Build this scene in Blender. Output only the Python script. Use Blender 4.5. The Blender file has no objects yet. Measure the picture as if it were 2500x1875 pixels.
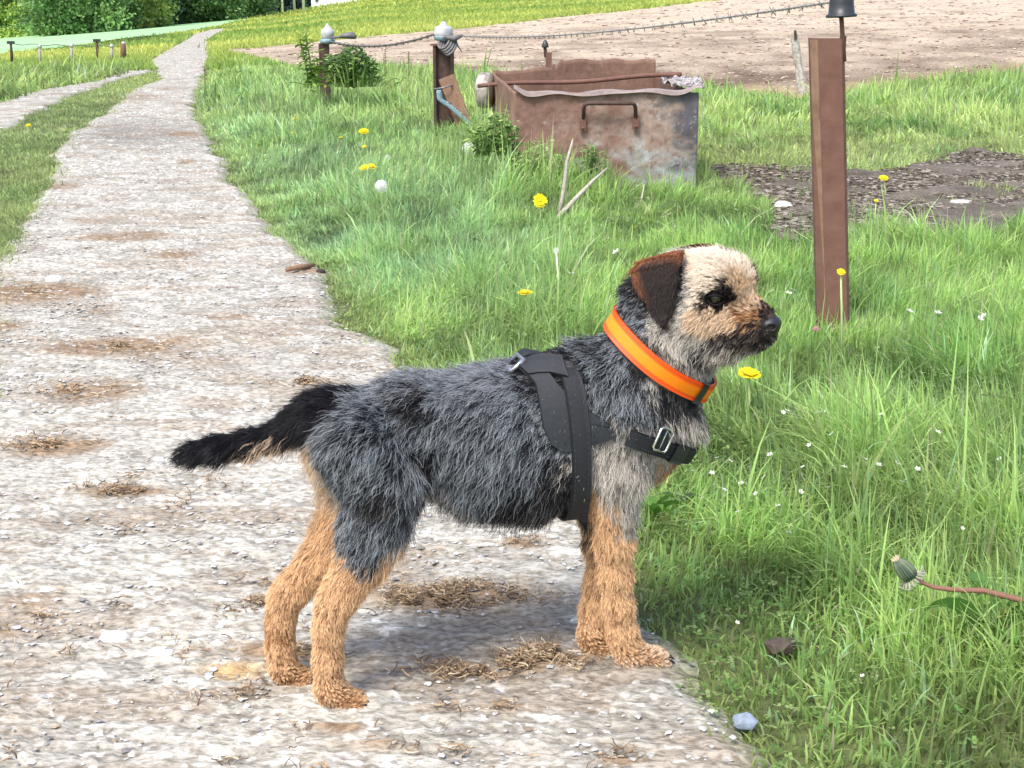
import bpy, math, random
import numpy as np
from mathutils import Vector, kdtree
random.seed(7); rng = np.random.default_rng(11)
sc = bpy.context.scene
PI = math.pi

# ------------------------------------------------------------------ camera, sky, sun, exposure
FPX = 3400.0; CAMH = 0.80; PITCH = math.radians(15.6)      # pixels are those of a 2500 x 1875 picture
cam_d = bpy.data.cameras.new('camera'); cam = bpy.data.objects.new('camera', cam_d)
sc.collection.objects.link(cam)
cam_d.sensor_width = 36; cam_d.lens = FPX / 2500 * 36
cam_d.clip_start = 0.05; cam_d.clip_end = 6000
cam.location = (0, 0, CAMH); cam.rotation_euler = (PI / 2 - PITCH, 0, 0)
sc.camera = cam
SUN_EL, SUN_AZ = math.radians(56), math.radians(212)       # azimuth clockwise from +Y
w = bpy.data.worlds.new("World"); sc.world = w; w.use_nodes = True
nt = w.node_tree; bg = nt.nodes['Background']
sky = nt.nodes.new('ShaderNodeTexSky'); sky.sky_type = 'NISHITA'; sky.sun_disc = False
sky.sun_elevation = SUN_EL; sky.sun_rotation = SUN_AZ; sky.air_density = 1.0; sky.dust_density = 3.0; sky.ozone_density = 1.0
nt.links.new(sky.outputs[0], bg.inputs[0]); bg.inputs[1].default_value = 0.15
sun_d = bpy.data.lights.new('sun', 'SUN'); sun_d.energy = 2.0; sun_d.angle = math.radians(18); sun_d.color = (1, .965, .9)
sun = bpy.data.objects.new('sun', sun_d); sc.collection.objects.link(sun)
sd = Vector((math.sin(SUN_AZ) * math.cos(SUN_EL), math.cos(SUN_AZ) * math.cos(SUN_EL), math.sin(SUN_EL)))
sun.rotation_euler = sd.to_track_quat('Z', 'Y').to_euler()
sc.view_settings.view_transform = 'Standard'; sc.view_settings.look = 'None'
sc.view_settings.exposure = 0.9; sc.view_settings.gamma = 1
sc.cycles.max_bounces = 6; sc.cycles.diffuse_bounces = 3; sc.cycles.transparent_max_bounces = 4

# ------------------------------------------------------------------ rays and terrain
cp, sp = math.cos(PITCH), math.sin(PITCH)
AA = np.array([-.8, -.368, -.16, -.135, -.10, 0, .368, .8]); CC = np.array([-3.2, -2.05, -.45, -.05, .40, .85, 3.3, 4.2])
def slope_c(a): return np.interp(a, AA, CC)
def hz(X, Y):
    X = np.asarray(X, float); Y = np.asarray(Y, float)
    a = X / np.maximum(Y, 1.0)
    z = slope_c(a) * (np.clip(Y, 12, 110) - 12) / 88
    return z - np.clip(Y - 112, 0, 300) * .05
def raydir(u, v):
    u = np.asarray(u, float); v = np.asarray(v, float)
    dy = FPX * cp - sp * (v - 937.5); dz = -FPX * sp - cp * (v - 937.5)
    return (u - 1250) / dy, dz / dy                                      # dX/dY, dZ/dY
def G(u, v):                                                             # picture point -> point on the terrain
    a, s = raydir(u, v)
    Yf = np.where(s < 0, -CAMH / np.minimum(s, -1e-9), 1e9)
    c = slope_c(a)
    den = c / 88 - s
    Yh = np.where(den > 1e-6, (CAMH + 12 * c / 88) / np.maximum(den, 1e-6), 110)
    Y = np.where(Yf < 12, Yf, np.clip(Yh, 12, 110))
    X = a * Y
    return np.stack([X, Y, hz(X, Y)], -1)
def W(u, v, Y):                                                          # picture point at distance Y
    a, s = raydir(u, v)
    return np.array([a * Y, Y, CAMH + s * Y])
def pix(P):                                                              # world -> picture
    P = np.asarray(P, float); d = P[..., 1] * cp - (P[..., 2] - CAMH) * sp; up = P[..., 1] * sp + (P[..., 2] - CAMH) * cp
    return 1250 + FPX * P[..., 0] / d, 937.5 - FPX * up / d

def h01(i, j, k, s):
    n = (i.astype(np.int64) * 374761393 + j.astype(np.int64) * 668265263 + k.astype(np.int64) * 2147483647 + s * 144269504) & 0xffffffff
    n = ((n ^ (n >> 13)) * 1274126177) & 0xffffffff
    return ((n ^ (n >> 16)) & 0xffff) / 65535.0
def vnoise(x, y, z=0.0, s=0):
    x = np.asarray(x, float); y = np.asarray(y, float); z = np.zeros_like(x) + z
    i = np.floor(x); j = np.floor(y); k = np.floor(z); fx = x - i; fy = y - j; fz = z - k
    fx = fx * fx * (3 - 2 * fx); fy = fy * fy * (3 - 2 * fy); fz = fz * fz * (3 - 2 * fz); r = 0
    for a in (0, 1):
        for b in (0, 1):
            for c in (0, 1):
                wt = (fx if a else 1 - fx) * (fy if b else 1 - fy) * (fz if c else 1 - fz)
                r = r + wt * h01(i + a, j + b, k + c, s)
    return r
def fbm(x, y, z=0.0, s=0, o=4):
    r = 0; A = .5; t = 0
    for q in range(o):
        r = r + A * vnoise(x * 2 ** q, y * 2 ** q, np.asarray(z) * 2 ** q, s + q); t += A; A *= .5
    return r / t
def inpoly(u, v, poly):
    u = np.asarray(u); v = np.asarray(v); c = np.zeros(u.shape, bool); n = len(poly)
    for i in range(n):
        x1, y1 = poly[i]; x2, y2 = poly[(i + 1) % n]
        if y1 == y2: continue
        c ^= ((y1 > v) != (y2 > v)) & (u < (x2 - x1) * (v - y1) / (y2 - y1) + x1)
    return c

# ------------------------------------------------------------------ materials
def new_mat(name):
    m = bpy.data.materials.new(name); m.use_nodes = True
    return m, m.node_tree, m.node_tree.nodes['Principled BSDF']
def ramp(t, stops):
    r = t.nodes.new('ShaderNodeValToRGB'); e = r.color_ramp.elements
    while len(e) < len(stops): e.new(.5)
    for q, (p, c) in enumerate(stops): e[q].position = p; e[q].color = (*c, 1)
    return r
def noise_node(t, scale, detail=6, rough=.6, vec=None):
    n = t.nodes.new('ShaderNodeTexNoise'); n.inputs['Scale'].default_value = scale
    n.inputs['Detail'].default_value = detail; n.inputs['Roughness'].default_value = rough
    if vec is None:
        g = t.nodes.new('ShaderNodeTexCoord'); vec = g.outputs['Object']
    t.links.new(vec, n.inputs['Vector']); return n
def add_bump(t, b, h, strength, dist=.01):
    bp = t.nodes.new('ShaderNodeBump'); bp.inputs['Strength'].default_value = strength; bp.inputs['Distance'].default_value = dist
    t.links.new(h, bp.inputs['Height']); t.links.new(bp.outputs[0], b.inputs['Normal'])
def M(name, stops, scale=20, rough=.8, bump=.3, bdist=.003, metal=0, spec=.5):
    m, t, b = new_mat(name)
    n = noise_node(t, scale); r = ramp(t, stops); t.links.new(n.outputs['Fac'], r.inputs[0]); t.links.new(r.outputs[0], b.inputs['Base Color'])
    b.inputs['Roughness'].default_value = rough; b.inputs['Metallic'].default_value = metal; b.inputs['Specular IOR Level'].default_value = spec
    if bump:
        n2 = noise_node(t, scale * 4); add_bump(t, b, n2.outputs['Fac'], bump, bdist)
    return m
def attr_mat(name, rough=.7, trans=0.0, spec=.3, noise=None, bump=None, grit=None):
    m, t, b = new_mat(name)
    a = t.nodes.new('ShaderNodeAttribute'); a.attribute_name = 'col'; out = a.outputs['Color']
    if noise:
        n = noise_node(t, noise[0], 5); r = ramp(t, [(.3, (noise[1],) * 3), (.7, (noise[2],) * 3)]); t.links.new(n.outputs['Fac'], r.inputs[0])
        mx = t.nodes.new('ShaderNodeMix'); mx.data_type = 'RGBA'; mx.blend_type = 'MULTIPLY'; mx.inputs[0].default_value = 1
        t.links.new(out, mx.inputs[6]); t.links.new(r.outputs[0], mx.inputs[7]); out = mx.outputs[2]
    if grit:                                                  # fine grit drawn out sideways: scale, stretch, dark, light
        g = t.nodes.new('ShaderNodeTexCoord'); mp = t.nodes.new('ShaderNodeMapping'); mp.inputs['Scale'].default_value = (1, grit[1], 1); mp.inputs['Rotation'].default_value = (0, 0, .12); t.links.new(g.outputs['Object'], mp.inputs[0])
        n = noise_node(t, grit[0], 3, .55, mp.outputs[0]); r = ramp(t, [(.36, grit[2]), (.50, grit[3]), (.60, grit[4])]); t.links.new(n.outputs['Fac'], r.inputs[0])
        mx = t.nodes.new('ShaderNodeMix'); mx.data_type = 'RGBA'; mx.blend_type = 'MULTIPLY'; mx.inputs[0].default_value = 1; mx.clamp_result = False
        t.links.new(out, mx.inputs[6]); t.links.new(r.outputs[0], mx.inputs[7]); out = mx.outputs[2]
        bp0 = t.nodes.new('ShaderNodeBump'); bp0.inputs['Strength'].default_value = .8; bp0.inputs['Distance'].default_value = .006; t.links.new(n.outputs['Fac'], bp0.inputs['Height']); t.links.new(bp0.outputs[0], b.inputs['Normal'])
    if bump: add_bump(t, b, noise_node(t, bump[0], 8).outputs['Fac'], bump[1], bump[2])
    t.links.new(out, b.inputs['Base Color']); b.inputs['Roughness'].default_value = rough; b.inputs['Specular IOR Level'].default_value = spec
    if trans:
        tr = t.nodes.new('ShaderNodeBsdfTranslucent'); t.links.new(out, tr.inputs[0]); ms = t.nodes.new('ShaderNodeMixShader'); ms.inputs[0].default_value = trans
        o = t.nodes['Material Output']; t.links.new(b.outputs[0], ms.inputs[1]); t.links.new(tr.outputs[0], ms.inputs[2]); t.links.new(ms.outputs[0], o.inputs[0])
    return m

# ------------------------------------------------------------------ objects
def link(o): sc.collection.objects.link(o); return o
def tag(o, label=None, cat=None, group=None, kind=None):
    if label: o['label'] = label
    if cat: o['category'] = cat
    if group: o['group'] = group
    if kind: o['kind'] = kind
    return o
def thing(name, label, cat, loc=(0, 0, 0), rz=0, group=None):
    o = link(bpy.data.objects.new(name, None)); o.location = loc; o.rotation_euler = (0, 0, rz); o.empty_display_size = .05
    return tag(o, label, cat, group)
def np_mesh(name, V, F, mat=None, smooth=False, parent=None, col=None, nper=None):
    """V (n,3); F flat loop indices with nper (faces sizes array) or (m,k) array"""
    me = bpy.data.meshes.new(name); V = np.asarray(V, np.float32)
    if nper is None:
        F = np.asarray(F, np.int32); nper = np.full(len(F), F.shape[1], np.int32); F = F.ravel()
    me.vertices.add(len(V)); me.vertices.foreach_set('co', V.ravel())
    me.loops.add(len(F)); me.loops.foreach_set('vertex_index', np.asarray(F, np.int32))
    me.polygons.add(len(nper)); st = np.concatenate([[0], np.cumsum(nper)[:-1]]).astype(np.int32)
    me.polygons.foreach_set('loop_start', st); me.polygons.foreach_set('loop_total', np.asarray(nper, np.int32))
    me.polygons.foreach_set('use_smooth', np.full(len(nper), smooth))
    if col is not None:
        a = me.attributes.new('col', 'FLOAT_COLOR', 'POINT'); c = np.ones((len(V), 4), np.float32); c[:, :3] = col; a.data.foreach_set('color', c.ravel())
    me.update(calc_edges=True); me.validate()
    o = link(bpy.data.objects.new(name, me))
    if mat: me.materials.append(mat)
    if parent: o.parent = parent
    return o
class MB:
    def __init__(s): s.v = []; s.f = []; s.c = []
    def add(s, V, F, col=None):
        n = len(s.v); s.v += [tuple(map(float, p)) for p in V]; s.f += [tuple(i + n for i in f) for f in F]; s.c += [col or (1, 1, 1)] * len(V)
    def box(s, c, d, R=None, col=None):
        P = np.array([[x, y, z] for x in (-.5, .5) for y in (-.5, .5) for z in (-.5, .5)]) * d
        if R is not None: P = P @ np.array(R).T
        s.add(P + c, [(0, 1, 3, 2), (4, 6, 7, 5), (0, 4, 5, 1), (2, 3, 7, 6), (0, 2, 6, 4), (1, 5, 7, 3)], col)
    def tube(s, pts, r, n=8, col=None, cap=True):
        pts = [np.array(p, float) for p in pts]; r = r if hasattr(r, '__len__') else [r] * len(pts); V = []; up = None
        for i, p in enumerate(pts):
            t = pts[min(i + 1, len(pts) - 1)] - pts[max(i - 1, 0)]; t /= np.linalg.norm(t) + 1e-12
            if up is None: up = np.array([0, 0, 1.]) if abs(t[2]) < .9 else np.array([1., 0, 0])
            a = np.cross(t, up); a /= np.linalg.norm(a) + 1e-12; b = np.cross(a, t); up = b
            V += [p + r[i] * (math.cos(q * 2 * PI / n) * a + math.sin(q * 2 * PI / n) * b) for q in range(n)]
        F = [(i * n + q, i * n + (q + 1) % n, (i + 1) * n + (q + 1) % n, (i + 1) * n + q) for i in range(len(pts) - 1) for q in range(n)]
        if cap: F += [tuple(range(n))[::-1], tuple((len(pts) - 1) * n + q for q in range(n))]
        s.add(V, F, col)
    def lathe(s, prof, c=(0, 0, 0), n=20, axis=None, col=None):
        c = np.array(c, float); ax = np.array(axis if axis is not None else (0, 0, 1.), float); ax /= np.linalg.norm(ax)
        a = np.cross(ax, (0, 1, 0) if abs(ax[1]) < .9 else (1, 0, 0)); a /= np.linalg.norm(a); b = np.cross(ax, a)
        V = [c + z * ax + r * (math.cos(q * 2 * PI / n) * a + math.sin(q * 2 * PI / n) * b) for r, z in prof for q in range(n)]
        F = [(i * n + q, i * n + (q + 1) % n, (i + 1) * n + (q + 1) % n, (i + 1) * n + q) for i in range(len(prof) - 1) for q in range(n)]
        F += [tuple(range(n))[::-1], tuple((len(prof) - 1) * n + q for q in range(n))]
        s.add(V, F, col)
    def build(s, name, mat, parent=None, smooth=False, local=True):
        V = np.array(s.v)
        if parent is not None and local:                     # points were given in world space: bring them into the parent's frame
            q = parent; off = np.zeros(3); ang = 0
            while q is not None:
                off = off + np.array(q.location); q = q.parent
            V = V - off
        me = bpy.data.meshes.new(name); me.from_pydata([tuple(p) for p in V], [], s.f)
        a = me.attributes.new('col', 'FLOAT_COLOR', 'POINT'); c = np.ones((len(V), 4), np.float32); c[:, :3] = s.c; a.data.foreach_set('color', c.ravel())
        me.polygons.foreach_set('use_smooth', [smooth] * len(s.f)); me.materials.append(mat); me.update()
        o = link(bpy.data.objects.new(name, me)); o.parent = parent
        return o

# ================================================================== THE SETTING
# --- ground: one sheet to the horizon
TL_ = [(529, 69), (480, 82), (445, 104), (402, 128), (368, 148), (378, 166), (407, 191), (338, 216), (264, 277), (183, 325), (150, 366), (138, 439), (102, 497), (-5, 640)]
TR_ = [(560, 70), (500, 102), (510, 146), (492, 183), (468, 260), (496, 325), (533, 390), (570, 448), (610, 500), (678, 588), (791, 678), (848, 780), (983, 893), (1180, 1060), (1395, 1290), (1582, 1469), (1640, 1582), (1695, 1695), (1853, 1808), (1887, 1875)]
def edge(pts, extra):
    P = [tuple(G(*p)[:2]) for p in pts] + extra; P.sort(key=lambda q: q[1]); P = np.array(P)
    return lambda Y: np.interp(Y, P[:, 1], P[:, 0])
xl = edge(TL_, [(-1.05, 2.6), (-.66, 1.33), (-.2, 0), (.6, -3)]); xr = edge(TR_, [(.72, 0), (1.5, -3)])
LT_up = [(0, 252), (102, 220), (244, 197), (366, 154), (400, 138)]; LT_dn = [(0, 321), (81, 277), (183, 228), (285, 195), (372, 172), (405, 158)]
lu = edge(LT_up, [(-7.5, 8.0), (-9, 2), (-9.5, -3)]); ld = edge(LT_dn, [(-5.6, 6.0), (-6.0, 2), (-6.4, -3)])
MUD = [(1700, 412), (1802, 405), (2000, 415), (2136, 425), (2264, 400), (2366, 369), (2500, 385), (3000, 380), (3000, 560), (2500, 569), (2315, 600), (2161, 589), (2000, 600), (1895, 605), (1880, 520), (1802, 470)]
BF_top = [(560, 122), (650, 117), (887, 92), (1125, 71), (1400, 40), (1503, 30), (1763, 0), (2100, -40), (2700, -100), (3200, -150)]
BF_bot = [(560, 130), (718, 166), (955, 163), (1057, 170), (1175, 190), (1400, 215), (1706, 222), (1944, 246), (2068, 232), (2260, 204), (2500, 180), (3200, 150)]
BROWN = BF_top + BF_bot[::-1]

ys = np.concatenate([np.linspace(-6, .6, 30), np.geomspace(.65, 130, 560), np.geomspace(135, 4000, 40)])
ss = np.linspace(-1, 1, 361)
Yg, Sg = np.meshgrid(ys, ss, indexing='ij'); Xg = Sg * (4 + .95 * np.maximum(Yg, 0))
Zg = hz(Xg, Yg) - .018 + .012 * fbm(Xg * 3, Yg * 3, o=3) * (Yg < 30)
ny, nx = Yg.shape; idx = np.arange(ny * nx).reshape(ny, nx)
F = np.stack([idx[:-1, :-1], idx[:-1, 1:], idx[1:, 1:], idx[1:, :-1]], -1).reshape(-1, 4)
soil = np.array([.11, .13, .05]); far1 = np.array([.16, .27, .045]); far2 = np.array([.40, .42, .06])
k = np.clip((Yg - 9) / 8, 0, 1)[..., None]; n1 = np.clip(fbm(Xg * .12, Yg * .35, s=5) * 2.4 - .7, 0, 1)[..., None]
lat = np.clip((np.abs(Xg) - .37 * Yg * 1.12 - .25) / .3, 0, 1)[..., None]; soil = soil * (1 - lat) + np.array([.20, .29, .085]) * lat
cg = soil * (1 - k) + (far1 * (1 - n1) + far2 * n1) * k
ground = np_mesh('ground', np.stack([Xg, Yg, Zg], -1).reshape(-1, 3), F, attr_mat('ground_mat', .95, noise=(9, .75, 1.2), bump=(40, .6, .02)), True, col=cg.reshape(-1, 3))
tag(ground, kind='structure')

# --- tracks: strips between two edge curves
DIRT = [  # picture position, half sizes, strength: brown soil and dry straw lying on the track
    (300, 850, 190, 22, 1), (200, 960, 130, 28, .9), (130, 1095, 110, 24, .9), (80, 720, 150, 26, .9), (230, 760, 60, 18, .7), (300, 580, 100, 12, .8), (420, 625, 60, 10, .8),
    (560, 775, 70, 10, .7), (520, 885, 80, 20, .5), (140, 455, 60, 9, .7), (0, 800, 60, 16, 1), (300, 1205, 110, 14, .8), (700, 955, 90, 20, .4), (740, 665, 40, 8, .9), (455, 397, 20, 6, .8), (250, 540, 80, 9, .5),
    (1100, 1460, 210, 34, .95), (1260, 1630, 190, 40, .95), (700, 1600, 180, 22, .6), (560, 1700, 110, 14, .7), (50, 1520, 110, 60, .8), (100, 1610, 90, 24, .6), (820, 1790, 90, 14, .6), (1520, 1860, 60, 16, .9),
    (1290, 1335, 60, 12, .7), (450, 330, 60, 6, .6), (950, 1560, 80, 14, .4), (900, 1830, 120, 14, .4), (1180, 1740, 130, 12, .4), (340, 240, 60, 8, .5), (420, 215, 40, 6, .5)]
def dirtmap(X, Y):
    u, v = pix(np.stack([X, Y, np.zeros_like(X)], -1)); d = np.zeros_like(X)
    for a, b, ru, rv, s_ in DIRT:
        q = np.sqrt(((u - a + (v - b) * .8) / ru) ** 2 + ((v - b) / rv) ** 2)
        d = np.maximum(d, s_ * np.clip(1.5 - q, 0, 1))
    return d
def track(name, fl, fr, y0, y1, n, m, mat):
    Y = np.geomspace(y0 + 4, y1 + 4, n) - 4 if y0 < 1 else np.geomspace(y0, y1, n)
    Y = np.concatenate([np.linspace(-3, .9, 40), np.geomspace(.92, y1, n)]) if y0 < 0 else Y
    T = np.linspace(0, 1, m); YY, TT = np.meshgrid(Y, T, indexing='ij')
    L = fl(YY) - .04 + .05 * (fbm(YY * 6, YY * 0, s=3) - .5) * 2; R = fr(YY) + .02 + .07 * (fbm(YY * 5, YY * 0, s=9) - .5) * 2
    XX = L + (R - L) * TT
    Z = hz(XX, YY) + .004
    edgek = np.clip(np.minimum(TT, 1 - TT) * (R - L) / .05, 0, 1)
    n1_ = fbm(XX * 24 + YY * 6, YY * 85, s=21, o=4); n2_ = fbm(XX * 5, YY * 7, s=22, o=3); n3_ = vnoise(XX * 120, YY * 150, s=23)
    Z = Z + ((n1_ - .5) * .0115 + (n2_ - .5) * .008 + (n3_ - .5) * .0035) * np.clip(20 / (YY + 1), 0, 1) - .014 * (1 - edgek)
    pale = np.array([.47, .445, .395]); grey = np.array([.325, .30, .26]); brown = np.array([.27, .185, .115]); green = np.array([.15, .19, .08])
    g = np.clip((.53 - n1_) * 7 + (.5 - n2_) * 1.5, 0, 1)[..., None] * .85
    c = pale * (1 - g) + grey * g
    fleck = (vnoise(XX * 60, YY * 110, s=31) > .82)[..., None] & (n2_ > .40)[..., None]
    c = np.where(fleck, np.array([.78, .765, .73]), c)
    u_, v_ = pix(np.stack([XX, YY, XX * 0], -1))
    damp_shade = np.clip(1.35 - np.sqrt(((u_ - 1400) / 430) ** 2 + ((v_ - 1640) / 260) ** 2), 0, .8)[..., None] * np.clip(n2_ * 2.4 - .4, .3, 1)[..., None]  # wetter grey ground, with the dog's shadow partly painted into the colour
    c = c * (1 - .35 * damp_shade)
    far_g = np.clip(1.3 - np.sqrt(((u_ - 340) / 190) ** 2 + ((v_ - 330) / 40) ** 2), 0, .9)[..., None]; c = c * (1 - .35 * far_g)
    d = dirtmap(XX, YY) * 1.5; d = np.clip(d * np.clip(n1_ * 3.2 - .8, 0, 1.2) * np.clip(n2_ * 2 - .1, 0, 1.2), 0, .95)[..., None]
    soil2 = np.clip(fbm(XX * 5, YY * 13, s=41) * 4 - 2.2, 0, .38)[..., None]
    d = np.maximum(d, soil2); c = c * (1 - d) + brown * (1 + .5 * (n3_[..., None] - .5)) * d
    sand = np.clip(1.25 - np.sqrt(((u_ - 572) / 92) ** 2 + ((v_ - 1644) / 24) ** 2), 0, .85)[..., None]; c = c * (1 - sand) + np.array([.50, .33, .15]) * sand
    e = ((1 - edgek) * .6)[..., None]; c = c * (1 - e) + green * .9 * e
    ny, nx = YY.shape; idx = np.arange(ny * nx).reshape(ny, nx); F = np.stack([idx[:-1, :-1], idx[:-1, 1:], idx[1:, 1:], idx[1:, :-1]], -1).reshape(-1, 4)
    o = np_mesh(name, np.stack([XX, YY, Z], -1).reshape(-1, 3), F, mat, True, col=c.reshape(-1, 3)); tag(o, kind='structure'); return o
tmat = attr_mat('track_mat', .95, noise=(7, .86, 1.12), grit=(75, 2.0, (.60, .575, .53), (.95, .95, .93), (1.17, 1.18, 1.18)))
yend = float(G(545, 70)[1])
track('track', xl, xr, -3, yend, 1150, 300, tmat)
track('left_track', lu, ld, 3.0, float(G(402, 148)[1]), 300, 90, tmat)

def sheet_cols(name, top, bot, n, m, dz, mat, colf, bumpz=.02):
    u0, u1 = top[0][0], top[-1][0]; U = np.linspace(u0, u1, n); T = np.linspace(0, 1, m)
    t_ = np.interp(U, *zip(*top)); b_ = np.interp(U, *zip(*bot))
    UU, TT = np.meshgrid(U, T, indexing='ij'); t2 = t_[:, None]; b2 = b_[:, None]
    # spread rows evenly in 1/v-ish depth
    VV = b2 + (t2 - b2) * TT + (fbm(UU * .05, TT * 3, s=2) - .5) * 5 * ((TT < .001) | (TT > .999))
    P = G(UU, VV); n1_ = fbm(P[..., 0] * 5, P[..., 1] * 5, s=8); P[..., 2] += dz + (n1_ - .5) * bumpz
    idx = np.arange(n * m).reshape(n, m); F = np.stack([idx[:-1, :-1], idx[1:, :-1], idx[1:, 1:], idx[:-1, 1:]], -1).reshape(-1, 4)
    o = np_mesh(name, P.reshape(-1, 3), F, mat, True, col=colf(P, UU, VV).reshape(-1, 3)); tag(o, kind='structure'); return o
def brown_col(P, U, V):
    n1_ = fbm(P[..., 0] * 2.2, P[..., 1] * 1.1, s=4, o=5)[..., None]; row = (np.sin(P[..., 1] * 5 + fbm(P[..., 0] * .4, P[..., 1], s=6) * 5) * .5 + .5)[..., None]
    a = np.array([.20, .14, .095]); b = np.array([.60, .485, .36]); dry = np.array([.5, .36, .16])
    near = np.clip((V - 60 - (U - 1250) * -.02) / 150, 0, 1)[..., None]
    n2_ = np.clip(fbm(P[..., 0] * .15, P[..., 1] * .6, s=14)[..., None] * 2.2 - .6, 0, 1)
    t = np.clip(.95 - near * .85 + (n1_ - .5) * 1.3 + (row - .5) * .2 + (n2_ - .5) * .6 * near, 0, 1); c = a * (1 - t) + b * t
    bt = np.interp(U, *zip(*BF_bot)); k = np.clip(1 - (bt - V) / 34, 0, 1)[..., None] * (U > 1600)[..., None] * np.clip(n1_ * 3 - .8, 0, 1)
    return c * (1 - k) + dry * k
sheet_cols('ploughed_field', BF_top, BF_bot, 420, 260, .012, attr_mat('ploughed_mat', .97, noise=(22, .7, 1.25), bump=(26, .9, .05)), brown_col, .03)
sheet_cols('crop_field', [(-900, 150), (0, 88), (250, 76), (540, 52), (610, 40)], [(-900, 230), (0, 134), (122, 122), (195, 114), (285, 98), (407, 85), (529, 65), (610, 44)], 200, 60, .03,
           attr_mat('crop_mat', .9, noise=(1.2, .85, 1.12)), lambda P, U, V: np.zeros(P.shape) + np.array([.32, .53, .27]) * (.8 + .5 * fbm(P[..., 0] * .2, P[..., 1] * .5, s=3)[..., None]))
def mud_col(P, U, V):
    n1_ = fbm(P[..., 0] * 9, P[..., 1] * 9, s=4)[..., None]; n2_ = fbm(P[..., 0] * 2, P[..., 1] * 2.5, s=5)[..., None]
    return np.array([.10, .08, .058]) * (1 - n1_) * .9 + np.array([.29, .245, .20]) * n1_ * (.6 + .7 * n2_)
MT = [(1690, 418), (1802, 405), (2000, 415), (2136, 425), (2264, 400), (2366, 369), (2500, 385), (3000, 380)]
MB_ = [(1690, 440), (1802, 470), (1895, 605), (2000, 600), (2161, 589), (2315, 600), (2500, 569), (3000, 560)]
sheet_cols('mud', MT, MB_, 420, 190, .012, attr_mat('mud_mat', .9, noise=(50, .65, 1.25), bump=(90, .9, .02)), mud_col, .06)

# ================================================================== GRASS
def blades(name, P, L, Wd, lean, az, col, mat, label, cat, tipk=.32, segs=3, kind='stuff'):
    """P roots (n,3), L length, Wd width, lean 0..1, az direction of the lean; each blade is a tapering curved strip"""
    n = len(P); T = np.linspace(0, 1, segs + 1)
    dirx, diry = np.cos(az), np.sin(az); fa = rng.uniform(0, 2 * PI, n); wx, wy = np.cos(fa), np.sin(fa)
    V = np.zeros((n, 2 * segs + 1, 3), np.float32); C = np.zeros((n, 2 * segs + 1, 3), np.float32)
    for i, t in enumerate(T):
        hgt = L * (t - .42 * lean * t * t * 1.3) * (1 - .18 * lean); out = L * lean * (t ** 1.7) * .85
        cx = P[:, 0] + dirx * out; cy = P[:, 1] + diry * out; cz = P[:, 2] + hgt
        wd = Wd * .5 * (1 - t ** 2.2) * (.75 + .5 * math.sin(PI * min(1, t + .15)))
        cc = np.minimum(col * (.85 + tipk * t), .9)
        if i < segs:
            V[:, 2 * i, :] = np.stack([cx - wx * wd, cy - wy * wd, cz], -1); V[:, 2 * i + 1, :] = np.stack([cx + wx * wd, cy + wy * wd, cz], -1)
            C[:, 2 * i, :] = cc; C[:, 2 * i + 1, :] = cc
        else:
            V[:, 2 * i, :] = np.stack([cx, cy, cz], -1); C[:, 2 * i, :] = cc
    base = (np.arange(n) * (2 * segs + 1))[:, None]
    quads = []; 
    fl = []; per = []
    for i in range(segs - 1): fl.append(np.array([2 * i, 2 * i + 1, 2 * i + 3, 2 * i + 2])); per.append(4)
    fl.append(np.array([2 * segs - 2, 2 * segs - 1, 2 * segs])); per.append(3)
    f = np.concatenate(fl)[None, :] + base
    o = np_mesh(name, V.reshape(-1, 3), f.ravel(), mat, True, col=C.reshape(-1, 3), nper=np.tile(np.array(per, np.int32), n))
    return tag(o, label, cat, kind=kind)
grass_mat = attr_mat('grass_mat', .5, trans=.5, spec=.45)
def excl_track(P, m=0.0):
    X, Y = P[:, 0], P[:, 1]
    wob = .075 * (fbm(X * 7, Y * 7, s=51) - .5) * 2 + .06 * (fbm(X * 22, Y * 22, s=52) - .5) * 2 + .020 * rng.standard_normal(len(X)) * (1 + Y * .1)
    on = (X > xl(Y) - .0 + wob + m) & (X < xr(Y) + wob - m) & (Y < yend)
    Yl = np.clip(Y, 3, None); on2 = (X > lu(Yl) + wob) & (X < ld(Yl) + wob) & (Y < float(G(402, 148)[1]))
    return on | on2
TROUGH = [(0.03, 5.75), (.80, 5.75), (.72, 7.6), (-.10, 7.6)]
def candidates(n, vlo, vhi, ulo=-420, uhi=2920):
    u = rng.uniform(ulo, uhi, n); v = rng.uniform(vlo, vhi, n); P = G(u, v); return u, v, P, n / ((uhi - ulo) * (vhi - vlo))
green_a = np.array([.44, .60, .18]); green_b = np.array([.58, .68, .22]); green_c = np.array([.44, .62, .31]); green_d = np.array([.25, .43, .11]); straw = np.array([.58, .52, .32]); yel = np.array([.60, .62, .20])
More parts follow.
